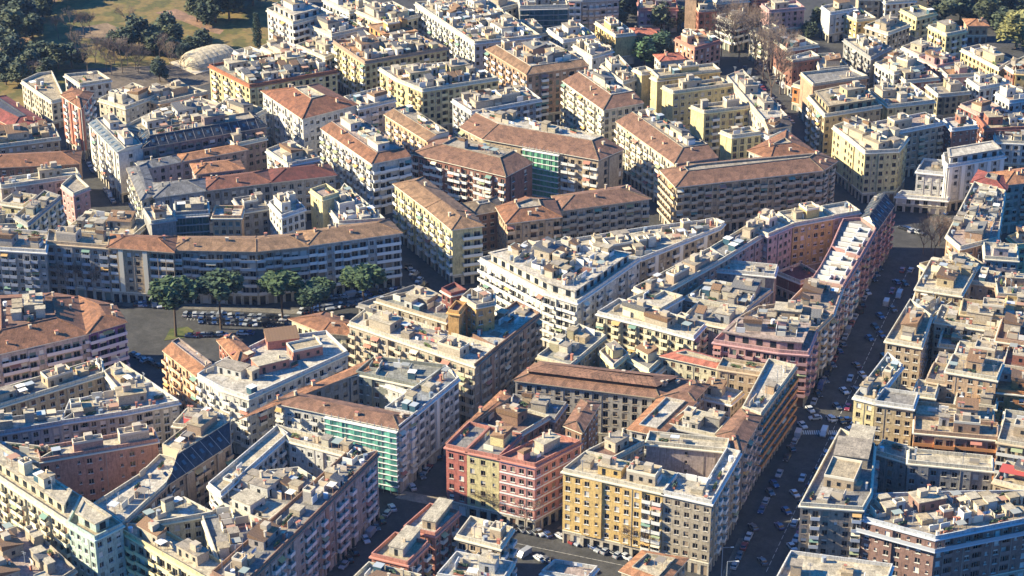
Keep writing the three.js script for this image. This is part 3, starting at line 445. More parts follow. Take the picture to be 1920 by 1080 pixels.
flat('ground', [[-3000, 900], [3000, 900], [3000, -6000], [-3000, -6000]], 0, mat('road', '#55534f'), 1 / 45);
flat('lawn', [[-362,-440.9],[-120.7,-440.9],[-112.5,-297.5],[-114.2,-263.4],[-150.8,-222.8],[-155,-202.2],[-179.6,-209],[-207.4,-182.4],[-257.7,-144.9]], 0.02, mat('grass', '#b9af8e'), 1 / 40);
flat('dirt_path', [[-232.1,-356.2],[-220.3,-356.2],[-225.1,-313.6],[-225.3,-285.6],[-226,-266.4],[-230.9,-251.5],[-248.9,-244.2],[-252.2,-258.9],[-238.1,-274],[-235.3,-297.5]], 0.03, mat('road', '#b28c66'));
flat('dirt_path', [[-163.6,-315.3],[-154.5,-305.5],[-143.5,-289.5],[-136.4,-283.3],[-137.7,-277.1],[-146.7,-284.8],[-158.6,-297.5],[-173.1,-309.6]], 0.03, mat('road', '#b98e6c'));
flat('dirt_yard', [[-202.1,-228.4],[-150.1,-235.5],[-128.4,-215.8],[-147.4,-198.9],[-183.7,-205.6]], 0.036, mat('road', '#8a7a66'));
flat('dirt_yard', [[-207.6,-285.6],[-193.8,-294.3],[-184.7,-284.8],[-192.3,-270.2],[-202.7,-272.5]], 0.034, mat('road', '#a98c68'));
flat('avenue', [[54.1,200],[88.3,107.9],[137.3,-26.9],[162.8,-26.9],[107.5,101],[77.5,200]], 0.02, mat('road', '#55534f'));
flat('crossing', [[87,104.5],[92.4,89.8],[108.9,91.3],[105.9,103.1]], 0.03, mat('road', '#55534f'));
flat('square', [[136.5,-27.8],[142,-47],[153,-74.9],[173.7,-74.9],[164.6,-25.9]], 0.03, mat('road', '#55534f'));
flat('piazza_road', [[-145.1,8.3],[-74.4,19],[-37.7,8.3],[-11.5,-7.1],[-11.4,3.1],[-59.1,25.3],[-79.3,45.6],[-117.9,52.7],[-128.7,54.2]], 0.02, mat('road', '#55534f'));
flat('street', [[-4.6,164.2],[18.6,161.3],[56.8,185.3],[49.7,200],[-8.9,192.1],[-9.1,175.6]], 0.02, mat('road', '#55534f'));
slab('pavement', [[109.2,101],[114.3,101],[164.6,-25.9],[158.7,-25.9]], 0.13, mat('road', '#8b8577'));
slab('pavement', [[56.3,200],[67.2,167.1],[65.2,167.1],[54.1,200]], 0.13, mat('road', '#8b8577'));
slab('pavement', [[-136.5,14.8],[-68.6,22],[-69,17.7],[-137.1,10.9]], 0.13, mat('road', '#8f877a'));
slab('grass_island', [[-118.1,41.6],[-117.2,32.7],[-111.5,31.1],[-108.9,34.4],[-110.8,39.2]], 0.14, mat('grass', '#8fa478'));
slab('pavement', [[-34.8,144.9],[-20.4,150],[-17.4,146.4],[-31.9,140.9]], 0.13, mat('road', '#b3a58e'));
slab('pavement', [[13,161.9],[55.6,181.7],[57.2,180.1],[14.9,159.6]], 0.13, mat('road', '#b3a58e'));
// ---- near centre: blocks round the avenue crossing
b('yellow corner block with rows of brown windows facing the sunny street', [[14.4,169.4],[41.8,181.4],[46.2,171.8],[20.8,159.8]], 23.5, 'yellow', {fl:'wwwswwwwbb',rc:'cream',c:0.7,pc:'cream',wp:3.1});
b('grey beige end block joined to the yellow corner block beside the avenue', [[41.9,181.5],[54.8,187.1],[65.3,159.5],[61.5,157.6],[54.6,175.3],[46.5,171.8]], 23.5, 'greige', {fl:'ww',fr:'wwbwbw',rc:'white',c:0.6,pc:'white',wp:3.1});
b('lavender grey courtyard wing with a tall almost blank wall behind the yellow block', [[38.9,151.9],[61.7,156.5],[62.9,150.6],[40.1,146]], 22.5, 'lavender', {f:'...s...',rc:'cream',c:0.5});
b('short cream wing with a brown terrace at the west side of the yellow block courtyard', [[21.1,157.7],[29,161.1],[38.3,151.5],[30.7,148.4]], 22.5, 'beige', {rc:'brown',c:0.7,f:'ws'});
b('red corner house of the three coloured facades in the centre foreground', [[-19.1,152.9],[-13.1,155.6],[-6.6,142.4],[-12.6,139.5]], 22, 'red', {fl:'ww',rc:'grey',c:0.5,pc:'salmon',wp:3.4});
b('lemon yellow house between the red and pink facades', [[-13,155.8],[-3.7,159.6],[2.8,146.9],[-6.5,142.6]], 22, 'sunny', {fl:'wwsw',rc:'grey',c:0.8,pc:'salmon',wp:3});
b('pink corner house with white floor bands beside the yellow corner block', [[-3.6,159.8],[6.5,164.2],[19.8,150.7],[10.9,145.6]], 22, 'pink', {fl:'wwww',fr:'wwwwww',rc:'salmonroof',c:0.7,pc:'salmon',bands:1,wp:3});
b('narrow west wing with an orange tiled edge behind the red corner house', [[-18.9,150.2],[-12.9,137.1],[-0.8,120.2],[-3.2,117.8]], 21, 'beige', {t:'orange',ti:2.4});
b('brown courtyard building behind the lemon yellow house', [[-12.1,132.9],[2.4,140],[11.2,129.3],[-3.2,121]], 18.5, 'brown', {rc:'brown',c:0.9,f:'wws'});
b('steep brown tiled wing at the lane behind the pink house', [[15.8,137.8],[20.4,141.7],[26,124.3],[21.3,122]], 20.5, 'brown', {t:'brown',fr:'ww'});
b('flat roofed rear house with teal verandas north of the pink house', [[0.3,114.9],[16.5,120.1],[12.8,130.1],[0,123.4]], 18, 'grey', {rc:'grey',c:1});
b('long low block with two stepped brown tiled roofs in the centre', [[1,106.1],[44.8,117.5],[56,106.8],[7.4,95.3]], 19, 'plaster', {t:'brown',tstep:1,f:'ddwd'});
b('tiled end house at the east end of the stepped brown roofs', [[44.9,118.7],[55,120.1],[60,110.5],[56.3,107.7]], 19.5, 'greige', {t:'brown',f:'ww'});
b('white terrace building with orange tiled edges south of the stepped roofs', [[34.7,138],[43.6,141.8],[55.2,121.5],[45.8,117.4]], 19.5, 'white', {rc:'white',c:0.5,tedge:'orange'});
b('brown tiled gabled house beside the avenue above the yellow block courtyard', [[60,146.3],[65.4,156.3],[73.6,135],[68.4,130.7]], 22, 'pinkgrey', {t:'brown',fr:'wbwb'});
b('white roofed avenue block with striped orange balconies above the crossing', [[68.8,130.1],[73.8,134.3],[87.9,103.3],[79.8,99]], 22, 'orangebeige', {fl:'wb',fr:'BBBBB',rc:'white',c:1,bc:'orange'});
b('beige courtyard facade with dark paired windows left of the avenue block', [[63.9,102.1],[78.3,107],[80.2,101.3],[65.8,96.4]], 21, 'beige', {f:'ww',rc:'cream',c:0.8,wp:3.2});
b('pale flat roofed row with salmon tile strips east of the centre courtyard', [[47,91.8],[64,100.1],[70.8,97.6],[54.9,87.8]], 20, 'paleyellow', {rc:'cream',c:0.9,f:'wws',tedge:'salmon'});
b('green grey flat roofed block beside the lane in the centre', [[8,92.9],[18,99.4],[29.9,78.8],[21.7,70.8]], 20, 'olive', {rc:'greengrey',c:0.5,fr:'ws'});
b('lit yellow courtyard house with small windows in the centre', [[27.7,88],[31.7,97.5],[36.7,89.5],[32.7,80.6]], 19, 'lemon', {rc:'cream',c:0.7,f:'ws'});
b('pale yellow stepped house east of the lit yellow courtyard house', [[36.4,90.5],[42.7,98.5],[47.2,90.5],[41.5,83.1]], 18, 'paleyellow', {rc:'grey',c:0.8,f:'ww'});
b('cream wedge house between two small courtyards near the stepped roofs', [[36.8,96.1],[43.7,99.7],[48.8,91.8],[42.6,88.9]], 16, 'cream', {rc:'cream',c:0.8});
b('low grey white building below the beige courtyard facade', [[54.2,110.2],[66.8,116.4],[71.1,109.5],[59.7,103.2]], 16, 'white', {rc:'white',c:1,f:'ww'});
b('shaded infill house with cluttered terrace behind the lavender wing', [[46,135.1],[59.7,141.6],[65,131.9],[53,125.2]], 19, 'grey', {rc:'greige',c:1.1,f:'ws'});
b('front wing wrapped in turquoise scaffold netting under a brown tiled roof', [[-70.9,126.4],[-33.4,142.1],[-29.3,134.7],[-65.7,120]], 22, 'white', {t:'brown',ti:5,fl:'bwBw',net:[0,0.42,1,'turq'],nlev:11});
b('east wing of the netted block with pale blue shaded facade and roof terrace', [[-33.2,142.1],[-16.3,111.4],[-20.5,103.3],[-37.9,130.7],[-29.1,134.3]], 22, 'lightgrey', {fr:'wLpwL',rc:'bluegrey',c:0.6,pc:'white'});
b('west wing of the netted block with orange tile strip', [[-70.5,125.7],[-65.7,120],[-39.4,101.8],[-43,97.5]], 22, 'grey', {t:'orange',ti:2.2,f:'w'});
b('rear wing of the netted block with plain grey terrace', [[-43,97.5],[-48,107.5],[-27.6,116.6],[-20.5,103.3]], 22, 'greengrey', {rc:'greengrey',c:0.35,f:'ws'});
b('white inner stair wing standing in the courtyard of the netted block', [[-40,110.7],[-32.2,116.3],[-27.8,112.5],[-37.1,105.1]], 20, 'white', {rc:'white',c:0.5,f:'ws'});
b('cream orange end house with tile strip and stacked balconies at the piazza corner', [[-109.9,89.7],[-97.1,107],[-93.1,101.3],[-105.8,84.1]], 21, 'orangecream', {t:'orange',ti:3.5,tm:'1000',fl:'bwb',c:0.6});
b('curved white block with balconies and salmon roof cabins facing the dark slate house', [[-96.9,107.4],[-88,116.4],[-79.6,121.9],[-51.7,91.9],[-59.5,77.7],[-78.1,83],[-92.9,101]], 21, 'white', {fl:'bwbwB',fr:'wbwb',rc:'white',c:0.15,boxes:[[-72.9,85.2,0.26,10.1,6,3,'salmon'],[-65.1,92.2,0.45,9.8,6,3,'salmon'],[-75,101.2,0.51,10.3,6,3,'salmon'],[-86,104.8,-0.49,8.9,5,2.6,'white']]});
b('small terracotta tiled house on the north side of the curved white block', [[-92.9,86],[-85.2,101],[-81.2,94.8],[-89.4,81.9]], 22.5, 'brick', {t:'orange',f:'w'});
b('house with brown hipped tiles south of the umbrella pines', [[-72.2,61.7],[-61.2,71],[-51.3,73.3],[-49.3,66.4],[-61.9,56.9]], 18, 'paleyellow', {t:'rust',fl:'wbwb',f:'wb'});
b('block with beige balconied front and broad pale terrace behind the netted block', [[-52.4,73.2],[-11.6,102.5],[-5,90.6],[-47,62.3]], 22, 'stone', {fl:'bwbbwL',fr:'wbw',rc:'white',c:0.8,pc:'cream'});
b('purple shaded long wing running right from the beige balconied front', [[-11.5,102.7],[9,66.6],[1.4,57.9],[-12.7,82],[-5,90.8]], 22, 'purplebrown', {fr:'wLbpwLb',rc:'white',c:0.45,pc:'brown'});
b('grey roofed courtyard house left of the ochre tower', [[-44.9,52.2],[-21.5,68],[-18.3,55.4],[-28.6,43.6]], 20, 'greige', {rc:'greengrey',c:1,f:'ws'});
b('ochre tower house with bright windowed wall in the centre', [[-16.1,72.9],[-11.4,79.5],[-5.6,76.8],[-5.8,68.9],[-13.4,67.4]], 31, 'ochre', {rc:'beige',c:0.8,pc:'stone',f:'ws',wp:2.8});
b('slim orange brown stair tower left of the ochre tower', [[-20.3,80.9],[-16.9,82.1],[-14.6,75.5],[-18,74.3]], 30, 'ochre', {rc:'brown',c:0,f:'.s'});
b('maroon brick house beside the ochre tower', [[-23.1,56.5],[-19.9,60.5],[-15,57.7],[-19,52]], 26, 'maroon', {rc:'brown',c:0.6,f:'ww'});
b('low gray workshop row along the lane north of the courtyard house', [[-51.9,39.4],[-46.7,42.3],[-28.9,28.1],[-33.8,24.7]], 12, 'grey', {rc:'greige',c:0.6,f:'w.'});
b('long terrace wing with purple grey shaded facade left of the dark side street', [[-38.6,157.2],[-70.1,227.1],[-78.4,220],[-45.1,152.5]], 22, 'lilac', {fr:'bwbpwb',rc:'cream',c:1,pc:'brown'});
b('sunlit narrow wing on the west side of the triangular courtyard', [[-85,174.8],[-81,180],[-65.4,146.3],[-69,141.5]], 22, 'white', {fl:'wb',rc:'greige',c:0.4});
b('north wing with white terraces closing the triangular courtyard', [[-69,141.5],[-64.8,149.4],[-44,159.9],[-39,156.6]], 22, 'white', {rc:'cream',c:1,f:'ws'});
b('cluttered terrace house with red roof patch beside the yellow ring block', [[-85.4,172.1],[-80.2,182.4],[-67.1,192.2],[-54.6,169.7],[-61,162.5],[-74.6,165.5]], 20, 'white', {rc:'cream',c:1.2,fl:'wb',boxes:[[-66.6,185.6,-0.32,5.5,8,0.5,'brick'],[-73,182.6,-0.63,6.8,6,3,'white']]});
b('yellow banded balcony front of the ring block in the lower left', [[-107.7,195.2],[-79.2,221.3],[-76.2,213.1],[-103.1,189.4]], 20.5, 'paleyellow', {fl:'BBBB',rc:'cream',c:1,bc:'lemon',pc:'lemon'});
b('yellow rear wing of the lower left ring block', [[-107.3,193.9],[-101.4,194.4],[-82.2,187.8],[-91.3,179.8]], 20.5, 'paleyellow', {rc:'cream',c:0.8,f:'ww'});
b('yellow east wing of the lower left ring block with light terrace', [[-85,189.2],[-79.9,182.9],[-67.2,192.5],[-73.5,212.3],[-77.9,211.3]], 20, 'paleyellow', {rc:'cream',c:0.8,f:'ww'});
b('long cream balcony facade running down from the left edge', [[-156.9,160.7],[-119.9,198.4],[-118.8,185.1],[-159.1,144.1]], 24, 'paleyellow', {fl:'bwbbwBw',rc:'cream',c:0.7,ph:1});
b('mint green corner house with glazed roof room at the lower left', [[-119.8,198.6],[-111.3,206.3],[-105,199.3],[-118.7,185.1]], 24, 'mint', {fl:'ww',fr:'w',rc:'cream',c:0.7,ph:1,pc:'mint'});
b('pale roofed curved wing with dark balcony side behind the mint corner', [[-115.3,185.7],[-105.6,195.5],[-96.9,174.3],[-94.8,161.1],[-101,158.7],[-105.1,169.8]], 22, 'darkbrown', {fr:'BBBB',rc:'cream',c:0.4});
b('dark slate roofed house with shaded brown facade beside the curved white block', [[-100.2,158.1],[-94.8,161.8],[-96.2,173.1],[-81.6,150.7],[-82.9,140.5],[-88.9,135.3]], 22, 'darkbrown', {t:'slate',ti:4,tm:'001000',c:1,fr:'bwpb',rc:'cream'});
b('wing with a high red brown courtyard wall in the left foreground', [[-134.7,161.4],[-102.9,149.7],[-105.3,143.1],[-137.1,154.8]], 22, 'redbrown', {f:'ws.s',rc:'cream',c:0.9});
b('west end wing with terrace clutter at the left edge of the red brown courtyard', [[-153.6,156.3],[-134.8,161.1],[-130.8,155],[-154.9,150]], 22, 'cream', {rc:'cream',c:1});
b('house with rusty roof and small red awning near the dark slate house', [[-100.7,135.1],[-89.2,137.7],[-84.3,129.9],[-97.9,125.9]], 19, 'white', {rc:'white',c:1,patches:[[-94.4,134.3,0.16,6.3,6,'red'],[-89.9,137.4,0.95,6.4,5,'salmon']]});
b('front wing of the ring block with dark shaded facade and white terraces at left', [[-134.3,133.5],[-116,127.6],[-100.9,120.9],[-110.7,109.2],[-120.5,113.7],[-134.1,121.2]], 19, 'plaster', {fr:'wdLwd',rc:'white',c:0.9,pc:'white'});
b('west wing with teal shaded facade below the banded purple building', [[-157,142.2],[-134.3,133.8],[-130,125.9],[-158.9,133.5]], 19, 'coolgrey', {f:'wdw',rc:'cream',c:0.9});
b('east wing with white terraces at the dark street below the purple banded house', [[-120.5,113.2],[-110.9,108.9],[-122.8,95.3],[-126.8,101.8]], 19, 'white', {rc:'white',c:1,f:'ws'});
b('rear wing with pale terraces below the banded purple building', [[-160.3,127.2],[-126.8,102.5],[-129.2,92.8],[-162.5,117.1]], 19, 'beige', {rc:'cream',c:1,f:'ww'});
b('orange tiled block with pale balcony bands at the left edge', [[-168,98.2],[-135.2,80.1],[-142.6,53.9],[-152.1,50.6],[-177.9,53.9]], 22, 'mauve', {fr:'BBwBB',t:'rust',ti:9,c:0.8,bc:'whitepink',rc:'brown'});
b('purple banded corner house with dark windows at the piazza', [[-135,80.7],[-124.6,73.1],[-130.2,60.5],[-142.1,54.9]], 22.5, 'purple', {fr:'BBB',t:'rust',ti:6,bc:'whitepink',c:0.6});
b('grey roofed low building in the bottom left corner', [[-143.9,202.4],[-141.3,187.4],[-129.9,192.9],[-116.2,210.8],[-124.1,223],[-139.4,223]], 17, 'greige', {rc:'greige',c:0.9,f:'ww'});
b('salmon rimmed terrace house nearest the pink facades at the bottom', [[-29.7,191.2],[-21,194.8],[-14.7,183.1],[-22.9,179.1]], 18, 'salmon', {rc:'cream',c:0.25,pc:'salmon',f:'wb',boxes:[[-20.6,185.5,-0.37,3.9,12,2.6,'beige']]});
b('salmon rimmed terrace house left of its twin at the bottom edge', [[-37.7,205],[-27.9,209.2],[-22.7,198.9],[-31.9,194.2]], 18, 'salmon', {rc:'cream',c:0.25,pc:'salmon',f:'wb',boxes:[[-29,199.6,-0.4,4.1,11,2.6,'cream']]});
b('grey terrace house cut by the bottom edge under the salmon rimmed houses', [[-44.8,220.5],[-38.3,207.6],[-24,213.9],[-30.5,225.5]], 17, 'greige', {rc:'greige',c:0.8});
b('beige house with roof terraces in front of the lemon yellow house', [[-15.2,194],[-3.2,199.7],[0.3,190.2],[-11.5,184.3]], 17, 'beige', {rc:'cream',c:1,f:'Bw'});
b('white terrace house with blue glazing at the bottom edge', [[-19.9,211.8],[-3.1,216.4],[0.3,206.1],[-15,200.8]], 16, 'white', {rc:'white',c:1.1,f:'wb'});
b('small white roof cut by the bottom edge left of the parked cars', [[8.1,199.5],[20.2,203.2],[23.3,197.3],[11.7,193.9]], 9, 'white', {rc:'white',c:0.6});
b('low house with orange tiles at the bottom edge before the yellow block', [[29.7,201.5],[40.1,208.8],[47.6,195.6],[36.1,191.8]], 11, 'greige', {rc:'cream',c:1.1,f:'w',tedge:'orange'});
b('grey brown corner block with white parapet terrace at the bottom right', [[79.3,187.1],[96,189.4],[99.4,181.7],[104.6,154.3],[95.9,145.2]], 23, 'greybrown', {fl:'wbws',fr:'wb',rc:'cream',c:0.2,pc:'cream',boxes:[[92.8,172.8,-0.35,8.4,11,3,'beige'],[97.3,160.6,-0.26,9.5,11,3.2,'greige'],[101.2,151.4,-0.3,6.5,8,3,'cream']],wp:3});
b('red brown curved block with white balcony band along the bottom right edge', [[96.3,189.5],[114.4,199.6],[142.7,189.7],[145.8,175.3],[119.5,176.1],[100.2,177.3]], 20, 'redbrowngrey', {fl:'wswws',fr:'wLswLs',rc:'greige',c:1.2,pc:'whitegrey',topband:1,ph:0});
b('grey courtyard wing with small white windows at the lower right', [[113,162.1],[136.2,166.6],[137.5,159.7],[114.3,155.2]], 22, 'greygrey', {f:'wsww',rc:'cream',c:0.6,wp:3});
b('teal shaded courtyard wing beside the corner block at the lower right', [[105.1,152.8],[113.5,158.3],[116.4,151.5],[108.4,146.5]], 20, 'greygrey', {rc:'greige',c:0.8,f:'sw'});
b('house with red awning terrace at the right edge', [[135.7,171.1],[146.1,176.9],[151.9,166.4],[141.5,160.6]], 21, 'beige', {rc:'cream',c:1.1,f:'wb',patches:[[142.7,168.9,-0.41,9.5,5,'red']]});
b('flat roof with white parapet cut by the bottom edge', [[69.8,215.4],[75.2,202.1],[101.6,208.7],[96.5,223],[70,220.5]], 17, 'white', {rc:'cream',c:0.15,pc:'white'});
b('yellow end block beside the avenue crossing on the right', [[103.6,120.3],[109.4,123.6],[121.5,100.4],[118.2,91.7]], 20.5, 'lemon', {fl:'ww',fr:'ws',rc:'beige',c:1,pc:'white',wp:3.2});
b('beige shaded front with white terrace next to the yellow end block', [[109.5,123.8],[120.4,127.3],[123.2,118.7],[112.3,115.2]], 20.5, 'honeybeige', {f:'wsw',rc:'white',c:0.4,pc:'white'});
b('long low striped wings with orange rails east of the yellow end block', [[119.5,135.4],[143.5,139.9],[145.2,131.1],[121.2,126.6]], 17, 'palebrown', {f:'BBB',rc:'beige',c:0.8,bc:'orange'});
b('second striped wing with terraces behind the long low striped wings', [[121.6,125.6],[144.2,129.9],[145.7,122],[123.1,117.7]], 17, 'beige', {f:'BB',rc:'cream',c:1,bc:'orange'});
b('beige apartment slab with many small windows facing the right edge', [[133.6,107],[148.1,112.7],[152.1,102.5],[137.6,96.8]], 22.5, 'orangebeige', {f:'wsw',rc:'cream',c:0.9,wp:3});
b('bright orange house at the right edge below the beige slab', [[148.8,111.8],[160.7,114.6],[163.9,101],[152,98.2]], 18, 'orange', {f:'ws',rc:'ochreroof',c:0.8});
b('pale house with small upper terrace left of the beige slab', [[128.3,104.9],[133.8,107],[138.1,95.8],[132.6,93.7]], 18, 'beige', {f:'ws',rc:'cream',c:0.9});
b('avenue corner house with beige walls above the yellow end block', [[119.4,80.4],[130,84.9],[137,63.1],[132,51.1]], 19.5, 'beige', {fl:'ww',fr:'ws',rc:'beige',c:1,pc:'cream'});
b('house with yellow roof terraces on the right side of the avenue', [[135.4,41.7],[149.8,47.1],[160,23.4],[144.7,18.6]], 19.5, 'honeybeige', {rc:'cream',c:1,f:'ws',patches:[[146.3,31.3,-0.21,8,5,'lemon']]});
b('white roofed house between the avenue and the teal courtyard', [[131.5,53.6],[138.2,56.8],[150.7,41.4],[136.9,36.5]], 16, 'cream', {rc:'beige',c:1.1});
b('blue shaded courtyard house with glazed terraces on the right', [[138.5,61.6],[162.6,70.6],[166.8,59.4],[142.7,50.4]], 17, 'cream', {rc:'beige',c:1.3,f:'wdw'});
b('dark teal courtyard house with clutter right of the avenue', [[138.2,73],[156.9,78.7],[160.4,67.2],[141.7,61.5]], 14, 'stone', {rc:'tealroof',c:1.3,f:'dw'});
b('cream terrace house with white rim in the right courtyard', [[140.8,85.6],[155.3,90.8],[158.3,82.3],[143.8,77.1]], 17, 'cream', {rc:'cream',c:1,f:'wB'});
b('brown roof house at the right edge beyond the teal courtyard', [[154.3,81.1],[166.8,85.5],[172.1,70.4],[159.6,66]], 20, 'palebrown', {rc:'brown',c:1.2,f:'wb'});
b('dark house with red tiles at the right edge above the orange house', [[153.9,95.6],[164.9,99.2],[169.3,85.9],[158.3,82.3]], 18, 'brick', {rc:'brown',c:1.1,f:'wb'});
b('grey back house at the right edge among terraces', [[147.1,59.7],[170.3,66],[172.9,56.3],[149.7,50]], 19, 'honeybeige', {rc:'beige',c:1.2,f:'ws'});
b('shaded house with white lower terrace at the right edge below the striped wings', [[143.2,141.2],[154.2,145],[158.8,131.8],[147.8,128]], 17, 'beige', {rc:'beige',c:1.2,f:'BB'});
b('narrow cream house wedged beside the yellow end block courtyard', [[123.2,112.1],[129.4,114.1],[132.2,105.5],[126,103.5]], 17, 'cream', {rc:'cream',c:1,f:'ws'});
b('ochre terrace house in front of the beige slab at the right', [[135.8,113.9],[147.6,117.3],[149.8,109.6],[138,106.2]], 15, 'honey', {rc:'ochreroof',c:1,f:'wB'});
b('pale pink house between the teal courtyard and the avenue corner house', [[133.4,91.8],[139.7,93.9],[142.5,85.4],[136.2,83.3]], 16, 'palepink', {rc:'cream',c:1,f:'ws'});
b('tan house at the right edge behind the bright orange house', [[147.2,129.7],[157.1,132.4],[159.5,123.7],[149.6,121]], 16, 'palebrown', {rc:'beige',c:1,f:'wb'});
b('beige corner house above the house with yellow roof terraces', [[154.3,33.1],[163.4,36.5],[166.9,27.1],[157.8,23.7]], 18, 'beige', {rc:'cream',c:1,f:'ws'});
b('honey house at the right edge among the courtyard terraces', [[163,55.7],[173.7,58.1],[175.5,50.3],[164.8,47.9]], 19, 'honey', {rc:'beige',c:1,f:'wb'});
b('avenue house with dark slate roof at the square', [[125.2,-15],[129.2,-5.6],[138.7,-27.5],[133.3,-35.4]], 20, 'pinkred', {t:'slate',tm:'0101',ti:5,fr:'wbwb'});
b('avenue house with white light wells next to the slate roof', [[111.2,10],[120,18.8],[129.1,-5.3],[125.1,-14.8],[118.5,-13.6]], 20, 'pinkred', {fr:'wbwbw',rc:'white',c:0.2,wells:3,fl:'w'});
b('avenue house with long white terrace and dark light wells', [[100.8,37.3],[110.9,41.9],[119.9,19.1],[111.1,10.2],[105.2,26.7]], 20, 'pinkred', {fr:'wbwbw',rc:'white',c:0.3,wells:3,fl:'w'});
b('beige courtyard ended avenue house with grey terraces', [[91.2,54.6],[105,62.6],[110.9,42.1],[100.4,37.5]], 20, 'beigepink', {fr:'wbwbw',fl:'sw',rc:'greige',c:0.9});
b('tan avenue house with bands of terraces', [[72.2,67],[98.7,72.5],[105.1,61.7],[91.2,54],[80.8,56.8]], 19.5, 'beige', {fr:'wbwb',fl:'ww',rc:'greige',c:1.1});
b('pink avenue house with layered pink terraces', [[64.5,80.2],[84.5,87.3],[93.5,88.8],[98.8,71.6],[72.2,66.4]], 19, 'rose', {fr:'bwbw',f:'Bw',rc:'rosegrey',c:0.9,pc:'rose',ph:1});
b('grey walled courtyard building with white rim behind the avenue row', [[69,22],[89.8,26.7],[91.6,18.9],[70.8,14.2]], 17, 'greygrey', {f:'.s.',rc:'white',c:0.5,pc:'white'});
b('low dark red house in the courtyard behind the avenue row', [[93.4,5],[100.8,12.9],[108.9,7.6],[102.5,-2.2]], 8, 'maroon', {rc:'darkred',c:0.2,f:'.'});
b('grey terrace building in the courtyard below the grey walled building', [[57.9,44.3],[77.8,52.5],[87.3,38.5],[67.2,31]], 17, 'greygrey', {rc:'greige',c:1,f:'wd'});
b('blue grey stepped house in the courtyard left of the tan avenue house', [[56.1,59.6],[71.3,66.7],[77.8,53.3],[62.3,47.6]], 17, 'coolgrey', {rc:'greige',c:1,f:'dw'});
b('pale row with white rim and greenish balconies south of the white wedge block', [[28,59.7],[43.3,68.4],[58.2,77.6],[62.7,68.4],[47.4,57.7],[35.5,49.7]], 19, 'paleyellow', {fl:'bwbw',rc:'cream',c:0.8,pc:'white'});
b('white house with peaked terrace wall left of the stepped blue grey house', [[38.2,52.2],[49,59],[56.7,49.7],[47.3,43.6]], 20, 'white', {rc:'white',c:0.6,f:'.w'});
b('white wedge shaped block with balconied sunny front in the centre', [[-11,21.9],[10.6,48.1],[21.4,55.8],[44,21.4],[9.3,10.4]], 21, 'white', {fl:'BbBb',fr:'wbpwb',rc:'white',c:0.9,pc:'white',ph:1});
b('narrow pointed end of the white wedge block', [[9.7,8.2],[44.3,19.7],[74,-7],[75.9,-11.2],[73.1,-14],[47.4,-6.5]], 20, 'greige', {fr:'wbpw',rc:'cream',c:0.9,pc:'white'});
b('long narrow row with rough pale roofs beside the white wedge block', [[40.7,43.2],[47.1,50.5],[73.2,19.3],[68.7,11.3]], 20, 'purplebrown', {fr:'wws',rc:'cream',c:0.9,pc:'cream'});
b('upper part of the long narrow row with rough pale roofs', [[68.8,11.1],[73.3,19.1],[100.4,-15.9],[92.4,-19.3]], 20, 'pinkgrey', {fr:'wws',rc:'cream',c:0.9,pc:'cream'});
b('tall pink house of the pastel row behind the avenue courtyard', [[90.1,1.7],[99.7,-7.1],[92.9,-14.5],[83.3,-5.7]], 21, 'palepink', {f:'wsw',rc:'cream',c:0.7,wp:2.8});
b('honey yellow house of the pastel row behind the avenue courtyard', [[100,-7.5],[115.1,-14.1],[110.7,-24.2],[95.6,-17.6]], 21, 'honey', {f:'wws',rc:'cream',c:0.7,wp:2.8});
b('pale cream house at the right end of the pastel row', [[115.3,-14.6],[125.3,-18.9],[121.7,-27.2],[111.7,-22.9]], 21, 'palepink', {f:'ws',rc:'white',c:0.7,wp:2.8});
b('long brown tiled block with sunlit balcony corner and dark shaded front', [[56.2,-59.9],[60.9,-43.8],[117.1,-59.9],[123.7,-69.4],[118,-77.6],[66.8,-65.7]], 20.5, 'beige', {t:'brown',ti:7,c:0.9,fl:'bb',fr:'bLbLbwbL',bc:'greige'});
b('brown tiled block with lit balconies left of the yellow lit corner', [[41.5,-107.1],[61.6,-63.1],[78.3,-69.5],[54.6,-114.2]], 22, 'cream', {t:'brown',ti:7,tm:'1100',fl:'bwb',fr:'wd',c:0.9});
b('tall brown tiled block with round lit balconies below the pale comb slabs', [[21.2,-151],[36.8,-117.5],[53,-125.4],[33.8,-157.4]], 23, 'cream', {t:'brown',ti:7,tm:'1100',fl:'bwb',fr:'dwd',c:0.9});
b('long brown tiled block with striped green scaffold on its front', [[-20.4,-100.7],[-11.2,-88.2],[32.8,-66.8],[42.7,-77.7],[-11.7,-111.2]], 22, 'beige', {t:'brown',ti:9,fl:'bwbb',fr:'.d.',net:[1,0.36,0.67,'green'],nlev:9,c:0.5,tm:'11100'});
b('brown tiled block with dense brown balconies left of the green scaffold', [[-38.2,-77.7],[-2.4,-55.3],[7.7,-69],[-28.7,-91.6]], 20, 'brickbrown', {t:'brown',ti:8,tm:'1101',fl:'bwbb',fr:'.d.',c:0.6});
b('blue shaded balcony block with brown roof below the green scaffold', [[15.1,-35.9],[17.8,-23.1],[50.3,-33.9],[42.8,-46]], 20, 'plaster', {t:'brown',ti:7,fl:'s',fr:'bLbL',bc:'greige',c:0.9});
b('orange sided house with brown roof next to the blue shaded balcony block', [[-5.4,-23.8],[-1.9,-9.4],[17.4,-15.1],[15,-30.6],[4.9,-32.6]], 21, 'orangebeige', {t:'rust',fl:'ww',fr:'Bws',ti:6,c:0.8});
b('long sunlit yellow facade with brown roof beside the deep street', [[-43.4,-42.8],[-30.8,-20.5],[-21.1,-1.6],[-10.6,-4.8],[-14.5,-15.7],[-33.4,-48.9]], 22, 'lemon', {t:'tan',ti:6,fl:'bwbwbw',fr:'.BB',bc:'white',c:0.7});
